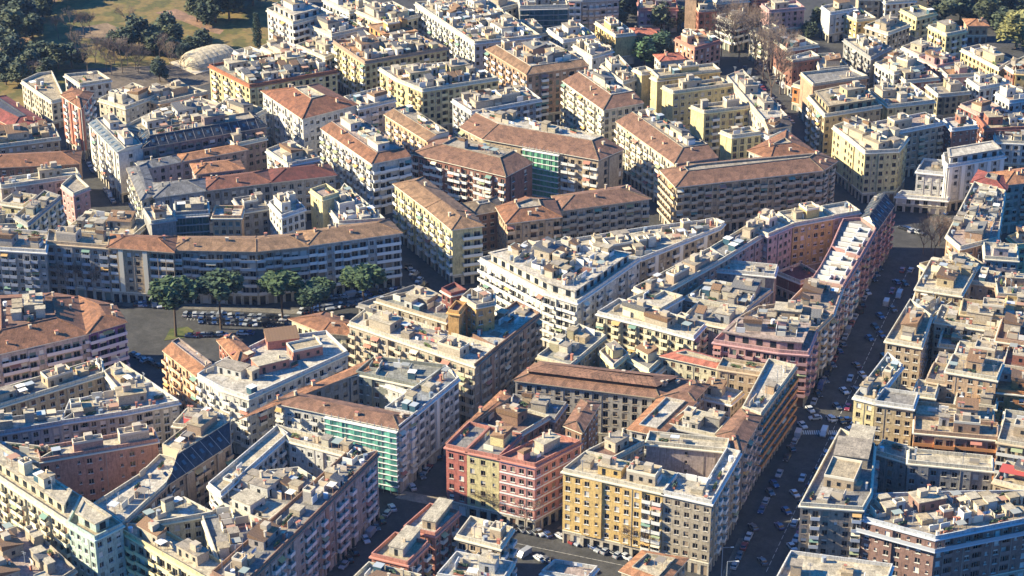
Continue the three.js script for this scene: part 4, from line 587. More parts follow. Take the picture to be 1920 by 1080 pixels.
b('dark olive roof wing behind the long sunlit yellow facade', [[-18.3,-30.2],[-13.9,-20.4],[-3.1,-25.3],[-5.9,-36.1]], 19.5, 'brown', {t:'olivetile',ti:4,f:'w'});
b('sunlit white facade with tiled edge and banded shaded end', [[-74.9,-99.6],[-52.9,-63.1],[-38.7,-70.6],[-61.9,-108.9]], 22, 'white', {t:'rust',ti:4.5,tm:'1100',fl:'bwbw',fr:'BBBB',bc:'offwhite',c:0.8});
b('orange sided strip house with terraces right of the banded shaded end', [[-51.1,-120],[-32.9,-91],[-24.7,-96.7],[-42.3,-126]], 20, 'orangecream', {t:'tan',ti:4,tm:'1000',fl:'wb',c:0.8});
b('blue terrace house left of the tall brown tiled block', [[-24.4,-136.5],[-16.4,-122.5],[11.8,-137.1],[5.5,-150.9]], 19.5, 'coolgrey', {fl:'wb',fr:'bwbw',rc:'white',c:1,pc:'white'});
b('tall tile edged block with yellow side and brown blue front at the upper centre', [[-11,-190.2],[6.2,-158.7],[32.2,-169.9],[16.2,-195.8]], 23, 'palebrown', {t:'tan',ti:4,tm:'1100',fl:'bw',fr:'dwBw',c:0.8});
b('red tiled block with sunny white front in the upper left centre', [[-102.3,-141],[-83.2,-110.1],[-63,-125.6],[-80.4,-149.2]], 22, 'white', {t:'rustred',ti:9,fl:'wbw',fr:'wwd',c:0.5});
b('pink terraced house behind the red tiled block', [[-68.6,-135.6],[-62,-123.4],[-47.4,-133.1],[-54.2,-146.8]], 21, 'white', {rc:'rosegrey',c:1,f:'Bw'});
b('pale yellow stepped block with navy shaded front in the upper centre', [[-56,-171.5],[-48.2,-158.4],[-37,-145.7],[-5.8,-159.7],[-23.7,-179.5]], 20.5, 'lemon', {fl:'wb.b',fr:'dwdL',rc:'cream',c:1,pc:'cream'});
b('pale yellow block with dark cornice left of the navy shaded front', [[-78.2,-206.5],[-62.8,-179.5],[-28.3,-198],[-42.9,-215.8]], 20.5, 'lemon', {fl:'wbw',fr:'dwLw',rc:'ochreroof',c:1,pc:'darkbrown'});
b('white facade with dotted dark windows at the upper centre', [[-44.2,-255.5],[-16.3,-200.7],[12.2,-210],[-13.5,-264.1]], 22, 'white', {fl:'wbwb',fr:'wwd',rc:'cream',c:1});
b('ochre orange terraced house in the upper left centre', [[-67.6,-232.6],[-58.1,-215.9],[-38.9,-221.6],[-48.8,-240.8]], 17, 'ochre', {rc:'ochreroof',c:1.1,f:'ww',ph:1});
b('pale block with salmon terrace behind the ochre terraced house', [[-71.4,-254.5],[-57.2,-236.3],[-42.8,-248.4],[-55.4,-267.8]], 18.5, 'paleyellow', {rc:'rosegrey',c:1,fl:'wb',f:'wd'});
b('white block with navy upper band left of the ochre terraced house', [[-95,-239.3],[-80.2,-222.3],[-66.1,-232.6],[-81,-252.2]], 18, 'white', {rc:'white',c:1,fl:'wb',f:'dd'});
b('white tower block with sunny end beside the park', [[-111.5,-249.3],[-98.1,-230.4],[-84.1,-243.2],[-98.4,-263.3]], 21, 'white', {fl:'wbw',fr:'BB',rc:'white',c:1,ph:1});
b('white balcony block at the top edge above the navy banded block', [[-88,-273.3],[-74.5,-254.5],[-63.5,-263],[-77.2,-282.9]], 18, 'white', {fl:'Bb',f:'BB',rc:'white',c:1});
b('cream block with red tile edge beside the park dome', [[-129.2,-179.7],[-109.4,-154.8],[-74.2,-173],[-95.4,-196.8]], 19, 'lemon', {fl:'wbw',fr:'wwd',rc:'greengrey',c:1,pc:'rust'});
b('cream terrace house between the park dome and the white tower block', [[-111.2,-217.3],[-92.3,-190.9],[-84.8,-200.5],[-105.1,-227.4]], 14, 'cream', {rc:'cream',c:1,fl:'ww'});
b('yellow terrace house above the cream block with red tile edge', [[-95.9,-220.2],[-81.7,-203.3],[-73.1,-213.1],[-86.2,-230.3]], 14, 'greige', {rc:'greige',c:1,fl:'wb'});
b('sunlit street wing with white ribs and slate roof corner', [[-167.7,-107.4],[-151.2,-76.3],[-142.6,-81.8],[-159.1,-114.4]], 21, 'white', {t:'slatelight',ti:3,tm:'1000',fl:'pwb',fr:'.w',c:0.7});
b('long wing with dark slate mansard facing the orange strip roofs', [[-142.5,-81.5],[-97.4,-103.9],[-103,-116.2],[-145.8,-94.7]], 21, 'brickgrey', {t:'slate',ti:3.2,fr:'BwB',c:0.8});
b('pale cluttered terraces between the slate mansard and the striped tower', [[-154.1,-111],[-141.6,-104],[-111.9,-121.6],[-126.6,-136.2],[-143.2,-130]], 18, 'white', {rc:'white',c:1.3,f:'ww'});
b('slender house with white and red brown stripes in the upper left', [[-183.4,-134],[-178.2,-126.6],[-173,-119.3],[-171.3,-136.4],[-180.6,-142.1]], 23, 'white', {t:'rust',fl:'pb',redrib:1});
b('long cream school building with pale flat roof beside the park', [[-209.9,-179],[-192.5,-154.5],[-187.8,-158.3],[-192.2,-171.2],[-199.2,-191],[-204.7,-188.3]], 12, 'cream', {fl:'w',rc:'white',c:0.15});
b('pale flat hall right of the cream school building', [[-194.1,-192.5],[-185.4,-180.5],[-173.2,-186.5],[-180.4,-196.6]], 10, 'white', {rc:'white',c:0.2});
b('low house with bright red roof panels at the left edge', [[-219,-145.9],[-203.1,-128.9],[-191.7,-134.9],[-214.1,-164.8],[-222.6,-162.2]], 11, 'brick', {t:'red',ti:5,rc:'navyroof',c:0.6});
b('cluttered pale houses right of the pale flat hall', [[-172,-151.7],[-159.6,-142.4],[-147.6,-158.1],[-160.8,-170.9]], 14, 'cream', {rc:'greige',c:1.3,f:'ws'});
b('dark roof house between the pale hall and the cream block', [[-161.3,-159.5],[-146.6,-150.6],[-128.2,-163.3],[-143.1,-173.7]], 13, 'orangebeige', {rc:'greige',c:1.2,f:'ww'});
b('low grey house behind the slate mansard', [[-142,-135.5],[-130.3,-129.4],[-116.4,-140.4],[-128.5,-149.1]], 15, 'greige', {rc:'rosegrey',c:1.2,f:'ws'});
b('white terrace house right of the slate mansard', [[-121.5,-130],[-105.6,-119.2],[-100.1,-128.8],[-116.6,-143.6]], 18, 'white', {rc:'cream',c:1.2,f:'ws'});
b('orange brown tiled row at the left edge below the red roof panels', [[-202.6,-72.9],[-167,-77.7],[-168.7,-90.6],[-204.3,-85.8]], 16, 'brown', {t:'rust',f:'wd'});
b('grey cluttered roofs at the left edge above the orange brown row', [[-208.3,-98.2],[-180.3,-108.4],[-185.8,-123.4],[-213.8,-113.2]], 14, 'greige', {rc:'greige',c:1.3});
b('rear wing of the pink courtyard block at the left edge', [[-191.4,-51.6],[-163.8,-62.5],[-166.4,-69],[-194,-58.1]], 17, 'pinkgrey', {rc:'cream',c:0.7,f:'ws',pc:'cream'});
b('east wing of the pink courtyard block beside the deep blue street', [[-168.8,-52.1],[-162.9,-44],[-158,-50.1],[-166,-63.6]], 17, 'rose', {rc:'greige',c:0.6,f:'ws'});
b('grey terrace house with long diagonal rim at the left', [[-178.7,-16.4],[-172.8,-9.8],[-165.7,-34.9],[-172.5,-39.9]], 20, 'paleyellow', {rc:'greige',c:0.7,fr:'wb',pc:'greygrey'});
b('pale yellow courtyard house at the left edge below the pink block', [[-188.1,-36],[-179.3,-33],[-176.1,-42.5],[-184.9,-45.5]], 17, 'lemon', {f:'.w',rc:'cream',c:0.7});
b('small green terrace house at the left edge above the shaded row', [[-189.8,-14.7],[-174.8,-16.6],[-175.9,-25.5],[-190.9,-23.6]], 17, 'greygrey', {rc:'greengrey',c:1.2});
b('cluttered pale terraces behind the shaded blue row', [[-160.3,-8.9],[-134.6,-5.1],[-130.3,-17.3],[-153.7,-27.9]], 17.5, 'white', {rc:'cream',c:1.3,f:'ww'});
b('grey square house with pale roof behind the brown pilaster facade', [[-127.7,-4.9],[-119.5,-8.2],[-124,-19.3],[-132.2,-16]], 23, 'greygrey', {rc:'white',c:0.8,f:'.'});
b('house wrapped in dark green netting behind the shaded row', [[-120.6,-14.7],[-109,-16.6],[-110.6,-26.5],[-122.2,-24.6]], 22, 'greygrey', {rc:'cream',c:0.8,net:[0,0,1,'darkgreen'],nlev:7,f:'w'});
b('pale house with orange wall right of the dark green netting', [[-107.4,-14.1],[-97.1,-14.1],[-97.1,-23.1],[-107.4,-23.1]], 21, 'orangecream', {rc:'white',c:1,f:'w'});
b('shaded grey house right of the pale house with orange wall', [[-97.4,-21.2],[-88.1,-25.1],[-92.7,-36.2],[-102,-32.3]], 20, 'grey', {rc:'greige',c:1.1,f:'ww'});
b('white stepped house with lit side above the shaded balcony row', [[-87.7,-22],[-82.1,-10.1],[-74.4,-17.2],[-81.8,-31.9]], 23, 'white', {rc:'cream',c:0.7,fl:'ww',f:'dd'});
b('lemon yellow light well house above the white balcony block', [[-73.1,-26.8],[-68.2,-19],[-62.5,-23.8],[-67.7,-31.8]], 26, 'lemon', {rc:'rosegrey',c:0.5,f:'.s'});
b('white sloping terraces along the deep street', [[-63.5,-36.6],[-69.3,-29.6],[-61.6,-9.4],[-45.4,-11.8],[-62.1,-44.2]], 21, 'white', {rc:'white',c:1.2,f:'w'});
b('grey hipped roof end house beside the deep blue street', [[-146.3,-67.5],[-136.5,-37.6],[-132.5,-42.6],[-135.7,-55.9],[-140.5,-71.8]], 18, 'cream', {t:'greytile',fl:'wb'});
b('grey pitched roof row right of the grey hipped end house', [[-132,-39.6],[-114.6,-46.2],[-116,-57.5],[-134.4,-52.8]], 18, 'coolgrey', {t:'greytile',f:'wd'});
b('brick brown tiled row in the left centre', [[-114.6,-47.4],[-90.6,-55.1],[-93.1,-67.1],[-116.8,-59.2]], 17.5, 'greygrey', {t:'brick',f:'wd'});
b('dark red tiled row ending at the deep street', [[-90.5,-55.1],[-66.9,-62.4],[-71.2,-74.1],[-92.9,-67.6]], 17.5, 'plaster', {t:'darkredtile',f:'dw'});
b('orange tiled strip house with gable behind the grey pitched roof', [[-127,-77.5],[-103.7,-89.6],[-106.9,-95.8],[-130.2,-83.7]], 17, 'rosegrey', {t:'orange',f:'ws'});
b('grey tile house left of the orange tiled strip', [[-141.1,-69.9],[-127,-77.5],[-130.3,-83.7],[-144.4,-76.1]], 17, 'mauve', {t:'greytile',f:'ws'});
b('orange roofed inner house above the brick brown row', [[-119.2,-59.8],[-102.1,-65.1],[-105.1,-74.7],[-122.2,-69.4]], 19, 'rosegrey', {t:'orange',f:'w'});
b('white terrace house left of the white sunlit facade', [[-95,-82.9],[-85.4,-68.3],[-73.7,-74.7],[-86.6,-92.4]], 19, 'white', {rc:'white',c:1.1,fl:'wb',f:'ww'});
b('shaded brick house behind the orange tiled strip', [[-108.4,-91],[-96.6,-98.3],[-101.9,-106.8],[-113.7,-99.5]], 18, 'brickgrey', {rc:'greige',c:1,f:'ww'});
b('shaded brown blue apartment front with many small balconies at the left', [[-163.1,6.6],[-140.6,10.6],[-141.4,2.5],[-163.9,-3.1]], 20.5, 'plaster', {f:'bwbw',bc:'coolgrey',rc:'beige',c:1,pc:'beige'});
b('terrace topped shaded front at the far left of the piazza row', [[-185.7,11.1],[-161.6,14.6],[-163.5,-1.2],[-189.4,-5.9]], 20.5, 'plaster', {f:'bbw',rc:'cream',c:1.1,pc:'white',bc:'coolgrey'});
b('dark front with tall pale pilasters facing the umbrella pines', [[-140.4,11.3],[-117.3,15.3],[-118.3,2.7],[-140.9,0.8]], 21, 'beige', {f:'LpwwpLL',t:'rust',c:0.9,ti:6,rc:'brown'});
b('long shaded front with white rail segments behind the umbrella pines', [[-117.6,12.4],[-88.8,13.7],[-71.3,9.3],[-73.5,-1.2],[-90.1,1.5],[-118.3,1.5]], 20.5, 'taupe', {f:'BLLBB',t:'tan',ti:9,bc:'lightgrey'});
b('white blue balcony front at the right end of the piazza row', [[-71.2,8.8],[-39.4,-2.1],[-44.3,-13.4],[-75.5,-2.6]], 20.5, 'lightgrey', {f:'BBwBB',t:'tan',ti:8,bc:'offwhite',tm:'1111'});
b('yellow stepped block beside the square at the upper right', [[126.8,-102.7],[131.1,-90.7],[135.6,-76.3],[148.6,-78],[154.4,-90.7],[137.9,-112.6]], 21, 'lemon', {fl:'ww.w',fr:'ws',f:'ws',rc:'cream',c:0.9,pc:'cream'});
b('grey shaded apartment slab right of the yellow stepped block', [[147.6,-97.8],[171.5,-109.4],[166.3,-120.2],[142.4,-108.6]], 20, 'greige', {f:'wwb',rc:'cream',c:0.8,pc:'white'});
b('square brick tower house with white lit side at the upper right', [[172.7,-115.5],[174.2,-105],[185,-108.4],[182.7,-119]], 19, 'brickbrown', {fl:'w',f:'s',rc:'white',c:0.7,pc:'white'});
b('beige cornered block above the yellow stepped block', [[121.1,-136.8],[125.1,-115.6],[149.3,-125.8],[143.5,-148.7]], 21, 'honeybeige', {fl:'wb',f:'ws',rc:'beige',c:0.7,ph:1});
b('pale yellow block with row of dark terrace openings at the upper right', [[147.3,-147],[152.4,-128.4],[172.5,-134.5],[165.8,-154.6]], 20, 'lemon', {f:'ws',rc:'greige',c:0.7,pc:'cream'});
b('small orange house at the street beside the grey flat roof', [[120.1,-177.8],[124.8,-173.9],[129.9,-180.1],[125.2,-184]], 11, 'orange', {f:'w',rc:'ochreroof',c:0});
b('brown walled hall with long grey flat roof at the upper right', [[122.1,-169.7],[125.6,-156.1],[149.7,-165.8],[143.5,-176.3]], 19, 'palebrown', {f:'.',rc:'greige',c:0.05});
b('terrace with rows of white parasols right of the brown walled hall', [[129.7,-159.1],[148.3,-164.2],[145.9,-172.9],[127.3,-167.8]], 16, 'beige', {rc:'cream',c:1.2,f:'w'});
b('brick block below the bare trees at the upper right', [[116.7,-220.9],[120.9,-208.1],[135.3,-214.5],[127.6,-228.9]], 16, 'brickbrown', {f:'s',rc:'greengrey',c:0.5});
b('brick block with white roof left of the pale light well house', [[119.3,-197.6],[121.6,-193.5],[133.9,-199],[131,-206]], 16, 'brickbrown', {f:'s',rc:'white',c:0.4});
b('pale house with square light well at the upper right', [[133.2,-207.4],[132.6,-188.2],[145.6,-192.3],[141.3,-208.8]], 14, 'paleyellow', {rc:'cream',c:0.8});
b('grey blank walled house with lit terraces at the upper right', [[147.6,-221.6],[156,-197.6],[167,-211.6],[156.4,-223.1]], 16, 'greygrey', {fl:'wb',f:'.',rc:'cream',c:1});
b('yellow villa with row of dark windows near the top right', [[153.3,-270.2],[159.1,-260.2],[168.4,-263.2],[163,-277.3]], 12, 'honey', {f:'w',fl:'w',rc:'beige',c:0.8});
b('pale green villa with flat roof near the top right', [[181.2,-272.7],[186.6,-260.3],[197.3,-268],[190.7,-279]], 13, 'lemon', {f:'wb',fl:'w',rc:'greengrey',c:0.6,pc:'lemon'});
b('greenish villa with brown shaded side right of the pale green villa', [[189.6,-246.6],[195.7,-234.7],[206,-240.6],[199.4,-252.7]], 14, 'lemon', {f:'wb',fl:'wb',rc:'cream',c:0.7});
b('terracotta roofed villa beside the far right trees', [[211.8,-265.9],[221.2,-265.9],[221.2,-274.9],[211.8,-274.9]], 8, 'orangebeige', {t:'orange',f:'w'});
b('white villa with terraces in the upper right cluster', [[157.8,-196.4],[164.2,-184.2],[178.7,-193.6],[171.4,-208.8]], 14, 'white', {fl:'wb',f:'w',rc:'cream',c:1.2});
b('grey cluttered house above the white villa', [[161.9,-252.5],[170.6,-242],[182.7,-254.1],[173.1,-264.8]], 12, 'greige', {rc:'greige',c:1.4,f:'w'});
b('rose grey house right of the white villa', [[173.8,-223.1],[179.5,-211.7],[191.4,-223.1],[184.3,-231.7]], 12, 'white', {rc:'rosegrey',c:1.3,f:'w'});
b('green awning house in the upper right cluster', [[179.1,-208.9],[185.1,-197.8],[196.6,-204.7],[189.7,-215.9]], 12, 'rose', {rc:'greengrey',c:1.1,f:'w'});
b('pale yellow long house with arcade at the upper right', [[199.3,-217.3],[205.4,-204.7],[210.9,-192.3],[218.7,-203.3],[208.5,-223.1]], 13, 'lemon', {fl:'w',f:'w',rc:'rosegrey',c:0.9});
b('brick house at the right edge below the olive tree', [[213.6,-192.3],[215.9,-185.5],[227.4,-190.9],[224.5,-204.7]], 14, 'brickbrown', {f:'w',rc:'cream',c:0.9});
b('terracotta house in the upper right cluster', [[188.2,-188.4],[201.1,-191.1],[199.1,-200.9],[186.2,-198.2]], 11, 'rose', {rc:'ochreroof',c:1,f:'w'});
b('low salmon house left of the terracotta house', [[168.6,-179],[183.4,-183],[181.1,-191.7],[166.3,-187.7]], 12, 'salmon', {rc:'rosegrey',c:1.2,f:'wb'});
b('olive walled house right of the pale yellow block', [[178.8,-159.5],[192.9,-163.3],[189.8,-174.9],[175.7,-171.1]], 13, 'olive', {rc:'greige',c:1.2,f:'w'});
b('white house with dark terrace at the right edge', [[193.9,-176.2],[197.3,-165.7],[211.3,-172.3],[206.6,-182.8]], 14, 'white', {fl:'wb',f:'d',rc:'white',c:1});
b('maroon house with rounded terrace at the upper right', [[184.3,-140.2],[190.1,-129.2],[200.3,-136.5],[194.6,-147.7]], 16, 'maroon', {f:'wb',rc:'rosegrey',c:0.9,pc:'rosegrey'});
b('white balconied house at the right edge beside the maroon house', [[200.3,-148.6],[204,-138.6],[216.7,-143.6],[209.4,-156.2]], 18, 'white', {fl:'wb',f:'dw',rc:'white',c:1});
b('yellow house at the right edge above the white balconied house', [[216.5,-184.2],[225.6,-182.8],[227.1,-192.7],[218,-194.1]], 14, 'yellow', {f:'w',rc:'cream',c:0.7});
b('rose brown house at the right edge above the dark blue facade', [[190.5,-115.2],[211.3,-117.5],[209.8,-131.4],[189,-129.1]], 15, 'brick', {f:'wb',rc:'cream',c:1.1});
b('small pale house behind the white palace front', [[192.6,-107.5],[208.9,-105.2],[210.3,-115.1],[194,-117.4]], 13, 'white', {f:'w',rc:'white',c:0.9});
b('low white palace wing with pilasters facing the square', [[155,-71.6],[166.3,-68.4],[171.3,-80.2],[159.8,-83.5]], 15, 'offwhite', {f:'pw',fl:'w',rc:'white',c:0.6,pc:'offwhite'});
b('tall white palace front with cornice at the square', [[165.1,-70.4],[165.7,-67.2],[189.6,-76.9],[187.3,-87.9],[166.2,-79.1]], 19, 'offwhite', {f:'pw',rc:'white',c:0.6,pc:'offwhite',ph:1});
b('white ground floor arcade before the palace wing', [[147.4,-68.7],[166.3,-64.6],[167.9,-68.7],[150.1,-72.9]], 6, 'offwhite', {f:'d',rc:'white',c:0,pc:'offwhite'});
b('wedge house with white terraces right of the square', [[153.1,0.4],[156.1,10.4],[170.8,2.3],[182,-39.9],[172.1,-48.1]], 20, 'palebrown', {fl:'wb',fr:'w',rc:'cream',c:1.1,pc:'cream'});
b('red roofed top of the wedge house right of the square', [[171.5,-49.1],[182.2,-40.9],[186.5,-54.3],[176.5,-60.5]], 20, 'beige', {t:'red',ti:4,f:'w',c:0.5});
b('dark blue shaded front under orange tiles at the right edge', [[183.6,-47],[196.2,-50.1],[199.4,-64.8],[180.9,-58.4]], 20, 'plaster', {f:'bwb',t:'orange',bc:'greige'});
b('beige apartment house with pale roof right of the wedge house', [[163.1,18.4],[174.2,20.2],[176.1,8.4],[165,6.6]], 20, 'palepink', {f:'wsw',rc:'white',c:0.8,wp:3});
b('pale yellow house at the right edge beyond the beige apartment house', [[176,-5.3],[178.3,2],[185.6,0.2],[185.6,-12.8]], 17, 'lemon', {f:'w',rc:'cream',c:1});
b('greige house in front of the beige apartment house', [[144.9,28.8],[162.6,20.2],[158.2,11.2],[140.5,19.8]], 18, 'greige', {f:'ws',rc:'cream',c:0.9});
b('brown terrace house at the right edge below the pale yellow house', [[162.6,43.9],[175.7,45.6],[177.5,31.7],[164.4,30]], 18, 'palebrown', {f:'wd',rc:'greige',c:1.2});
b('first pale slab of the yellow comb with lit narrow end', [[51.3,-172.2],[54.7,-167],[60.4,-168.9],[56.7,-174.9]], 20, 'lemon', {f:'.w',fl:'.',rc:'beige',c:0.5});
b('second pale slab of the yellow comb with lit narrow end', [[58.3,-163],[60.7,-159.1],[70.8,-163],[68,-167.6]], 20, 'lemon', {f:'.w',fl:'.',rc:'beige',c:0.6});
b('third pale slab of the yellow comb behind the long attic', [[62.2,-148.1],[66.2,-141.8],[91.6,-151.3],[87.3,-157.7]], 21, 'lemon', {f:'wwsw',fl:'.',rc:'beige',c:0.7});
b('fourth pale slab of the yellow comb with dark balconies', [[72.5,-127.8],[77.4,-121.8],[96.5,-127.8],[92.3,-134.5]], 20, 'lemon', {f:'dbw',fl:'.',rc:'beige',c:0.7});
b('fifth pale slab of the yellow comb nearest the brown roofs', [[82.4,-102.6],[86.4,-97.5],[98.1,-101.5],[94.5,-107.3]], 19, 'lemon', {f:'dd',fl:'.',rc:'cream',c:0.7});
b('long rear wing of the yellow comb with small windows', [[61.2,-159.6],[87.8,-168.1],[85.4,-175.7],[58.8,-167.2]], 21, 'honey', {f:'wsw',rc:'beige',c:0.9});
b('street wing of the yellow comb with brown roof strip', [[89.8,-159.8],[101.3,-103.6],[111.1,-108.2],[97.2,-167.6]], 20, 'cream', {t:'greybrown',ti:5,tm:'0100',f:'w',c:0.7});
b('house with red hipped roof behind the long brown tiled block', [[91.3,-79.8],[98.6,-71],[117.2,-76.5],[108,-100]], 20.5, 'white', {t:'rust',ti:7,f:'w',c:1});
b('white terrace house between the brown tiled blocks', [[96.5,-105.2],[101.2,-98.3],[109.8,-107.5],[104.8,-115.7]], 18, 'white', {rc:'cream',c:1});
b('block wrapped in dark teal netting near the top edge', [[3.7,-265.3],[25.7,-266.9],[24.8,-278.9],[2.8,-277.3]], 17, 'greygrey', {net:[0,0,1,'darkteal'],nlev:6,rc:'white',c:0.9});
b('white dotted tower right of the dark teal netting', [[26.2,-267.1],[32.1,-267.1],[32.1,-276.1],[26.2,-276.1]], 20, 'white', {f:'b',rc:'white',c:0.5});
b('blue shaded balcony house left of the dark top trees', [[32.5,-271.7],[49.8,-274.9],[47.6,-286.7],[30.3,-283.5]], 18, 'plaster', {f:'bb',rc:'white',c:0.8});
b('mauve villa with white roof rim near the top edge', [[59.7,-280.3],[77.8,-280.3],[77.8,-292.3],[59.7,-292.3]], 11, 'mauvepink', {f:'ww',rc:'cream',c:0.7,pc:'salmon'});
b('white and orange slab end at the top edge', [[80.7,-273.5],[85.8,-271.9],[88.8,-281.4],[83.7,-283]], 20, 'orangecream', {f:'.',rc:'white',c:0});
b('brick house right of the white and orange slab end', [[86.7,-268.1],[95.3,-269.7],[93.5,-279.5],[84.9,-277.9]], 14, 'brick', {f:'w',rc:'rosegrey',c:0.8});
b('white house with curved balconies near the top edge', [[94.8,-260.3],[101.5,-251.2],[109.5,-257.3],[105.1,-268.1]], 14, 'white', {fl:'B',f:'B',rc:'white',c:0.8});
b('salmon house with dark blue window near the dark tree', [[73.6,-234.7],[81.3,-221.6],[93.8,-231.7],[85.1,-246.5]], 12, 'salmonwall', {fl:'w',f:'w',rc:'cream',c:0.8,pc:'salmon'});
b('orange yellow house left of the dark tree', [[38.1,-251.9],[46.6,-233.3],[55.4,-236.2],[47.1,-257.3]], 14, 'honey', {fl:'wb',f:'.',rc:'rosegrey',c:1});
b('low villa with orange roof above the dark tree', [[54.1,-256.6],[67.9,-256.6],[67.9,-264.6],[54.1,-264.6]], 7, 'orangecream', {t:'salmon',f:'w'});
b('salmon roofed low house in front of the salmon house', [[66,-217.3],[76.6,-220.2],[74.5,-227.9],[63.9,-225]], 8, 'white', {t:'salmon',f:'w'});
b('white terraced house below the dark teal netting', [[15.9,-239.2],[22.8,-223.1],[37.3,-230.3],[30.6,-246.7]], 15, 'white', {fl:'wb',f:'wd',rc:'cream',c:1.1});
b('white house with blue terrace left of the beige layered house', [[27,-217.3],[35,-201.8],[44.6,-210.2],[37.1,-224.5]], 15, 'white', {fl:'.',f:'w',rc:'white',c:0.9});
b('beige layered house above the yellow comb', [[38.1,-185.3],[46.7,-164.1],[53.8,-170.6],[46.4,-197.6]], 17, 'cream', {fl:'BB',f:'ws',rc:'beige',c:0.9});
b('pale house right of the white dotted facade', [[-1,-255.7],[5.8,-234.7],[16.4,-239.1],[9.8,-258.7]], 13, 'cream', {rc:'white',c:1.2,f:'w'});
b('cream terraces at the top left of the dark teal netting', [[-16,-279.2],[-7.4,-269.7],[5,-279.2],[-5.1,-292.1]], 14, 'cream', {rc:'greige',c:1.2,f:'w'});
b('pink walled house at the top edge right of the white curved balconies', [[119.8,-271.1],[136.8,-275.9],[134.1,-285.5],[117.1,-280.7]], 13, 'rose', {f:'ws',rc:'white',c:0.8,pc:'rose'});
b('grey drum roofed house near the top edge', [[96.7,-280.8],[111.6,-284],[109.5,-293.8],[94.6,-290.6]], 14, 'greige', {f:'w',rc:'bluegrey',c:1});
b('white house with lit end beside the blue green tree', [[144.5,-274.4],[147.3,-265],[160,-271.2],[156.4,-280.8]], 14, 'white', {fl:'.',f:'w',rc:'greige',c:0.8});
b('pale house at the top edge above the yellow villa', [[163.8,-287.2],[173.9,-287.2],[173.9,-296.2],[163.8,-296.2]], 14, 'greige', {f:'wb',rc:'white',c:0.6});
b('white house at the top edge left of the far right trees', [[176,-283.8],[190.6,-287],[188.7,-295.8],[174.1,-292.6]], 13, 'white', {f:'w',rc:'white',c:1});
b('cream house row left of the bare tree square', [[108,-242.1],[115,-230.3],[124.6,-239.1],[117.2,-251.1]], 13, 'cream', {fl:'wb',f:'w',rc:'cream',c:1});
b('pink brick house beside the bare trees near the top', [[113.3,-285.4],[121,-287],[119.4,-294.8],[111.7,-293.2]], 13, 'brick', {f:'w',rc:'rosegrey',c:0.7});
b('white house at the top edge in the centre', [[-35.7,-300.3],[-25.2,-285.6],[-14.2,-293.7],[-24.1,-306.9]], 14, 'white', {rc:'white',c:1,f:'w'});
b('small pale house at the bottom left of the park dome', [[-125.9,-234.4],[-119.2,-225.8],[-111.8,-233],[-118.8,-240.2]], 6, 'white', {rc:'white',c:0.5});
// ---------------------------------------------------------------- street furniture and the air dome
function lamp(label, x, z, turn) { const t = thing('street_lamp', label, 'street lamp', x, z, turn, 'street lamps on the avenue'); mesh('pole', cached('pole', () => new THREE.CylinderGeometry(.09, .14, 9.4, 8).translate(0, 4.7, 0)), plain('steel'), t); mesh('arm', boxG(2.6, .1, .1), plain('steel'), t, 1.3, 9.35, 0); mesh('lamp_head', boxG(.9, .16, .34), plain('offwhite'), t, 2.7, 9.3, 0); }
function dome(label, x, z, turn, L, r) {
  const t = thing('air_dome', label, 'sports dome', x, z, turn), n = 22, m = 12, F = new Faces();
  const P = (i, j) => { const u = i / n * 2 - 1, a = j / m * Math.PI, k = Math.pow(Math.max(0, 1 - Math.pow(Math.abs(u), 3.6)), .5), bump = 1 + (i % 2 ? .014 : 0); return [u * L / 2, Math.sin(a) * r * .66 * k * bump, -Math.cos(a) * r * k * bump]; };
  for (let i = 0; i < n; i++) for (let j = 0; j < m; j++) F.quad(P(i, j), P(i, j + 1), P(i + 1, j + 1), P(i + 1, j), [i, j], [i, j + 1], [i + 1, j + 1], [i + 1, j]);
  for (let i = 3; i < n - 1; i += 4) { const S = new Faces(); for (let j = 0; j < m; j++) { const a = P(i, j), c = P(i, j + 1), q = (p, e, k) => [p[0] + e, p[1] * k, p[2] * k]; S.quad(q(a, -.14, 1.012), q(c, -.14, 1.012), q(c, .14, 1.012), q(a, .14, 1.012)); } mesh('seam', S.geometry(), plain('#a99d88'), t); }
  mesh('membrane', F.geometry(1 / 3), roofM('#d6c8aa'), t); mesh('kerb', boxG(L + 1, .4, r * 2 + 1), plain('greige'), t);
}
lamp('street lamp with one arm on the avenue, the upper one', 58.5, 187, 0.1);
lamp('street lamp with one arm on the avenue, the lower one', 59.2, 194.1, 0.05);
dome('pale inflatable sports dome beside the park', -137.9, -239.2, 0.73, 28.1, 10);
tree('pine', 'big umbrella pine on the small grass island in the piazza', -114.5, 38.4, 8.6);
tree('pine', 'umbrella pine right of the grass island pine', -99.8, 32.7, 8.2);
tree('pine', 'umbrella pine before the long shaded front with white rails', -79.3, 26.1, 7.2);
tree('pine', 'upper umbrella pine of the close pair in the piazza', -66.6, 23.6, 5.8);
tree('pine', 'lower umbrella pine of the close pair in the piazza', -68.3, 30.3, 6);
tree('pine', 'rightmost umbrella pine of the piazza row', -51.4, 22, 7.4);
tree('dark', 'dark evergreen tree of the corner clump at the top left', -243.8, -313.6, 9, 'evergreen trees of the corner clump at the top left');
tree('dark', 'dark evergreen tree of the corner clump at the top left', -234.7, -320.3, 8, 'evergreen trees of the corner clump at the top left');
tree('dark', 'dark evergreen tree of the corner clump at the top left', -226.2, -323.6, 8, 'evergreen trees of the corner clump at the top left');
tree('dark', 'dark evergreen tree of the corner clump at the top left', -239.7, -281.7, 8, 'evergreen trees of the corner clump at the top left');
tree('dark', 'dark evergreen tree of the corner clump at the top left', -231.1, -283.3, 9, 'evergreen trees of the corner clump at the top left');
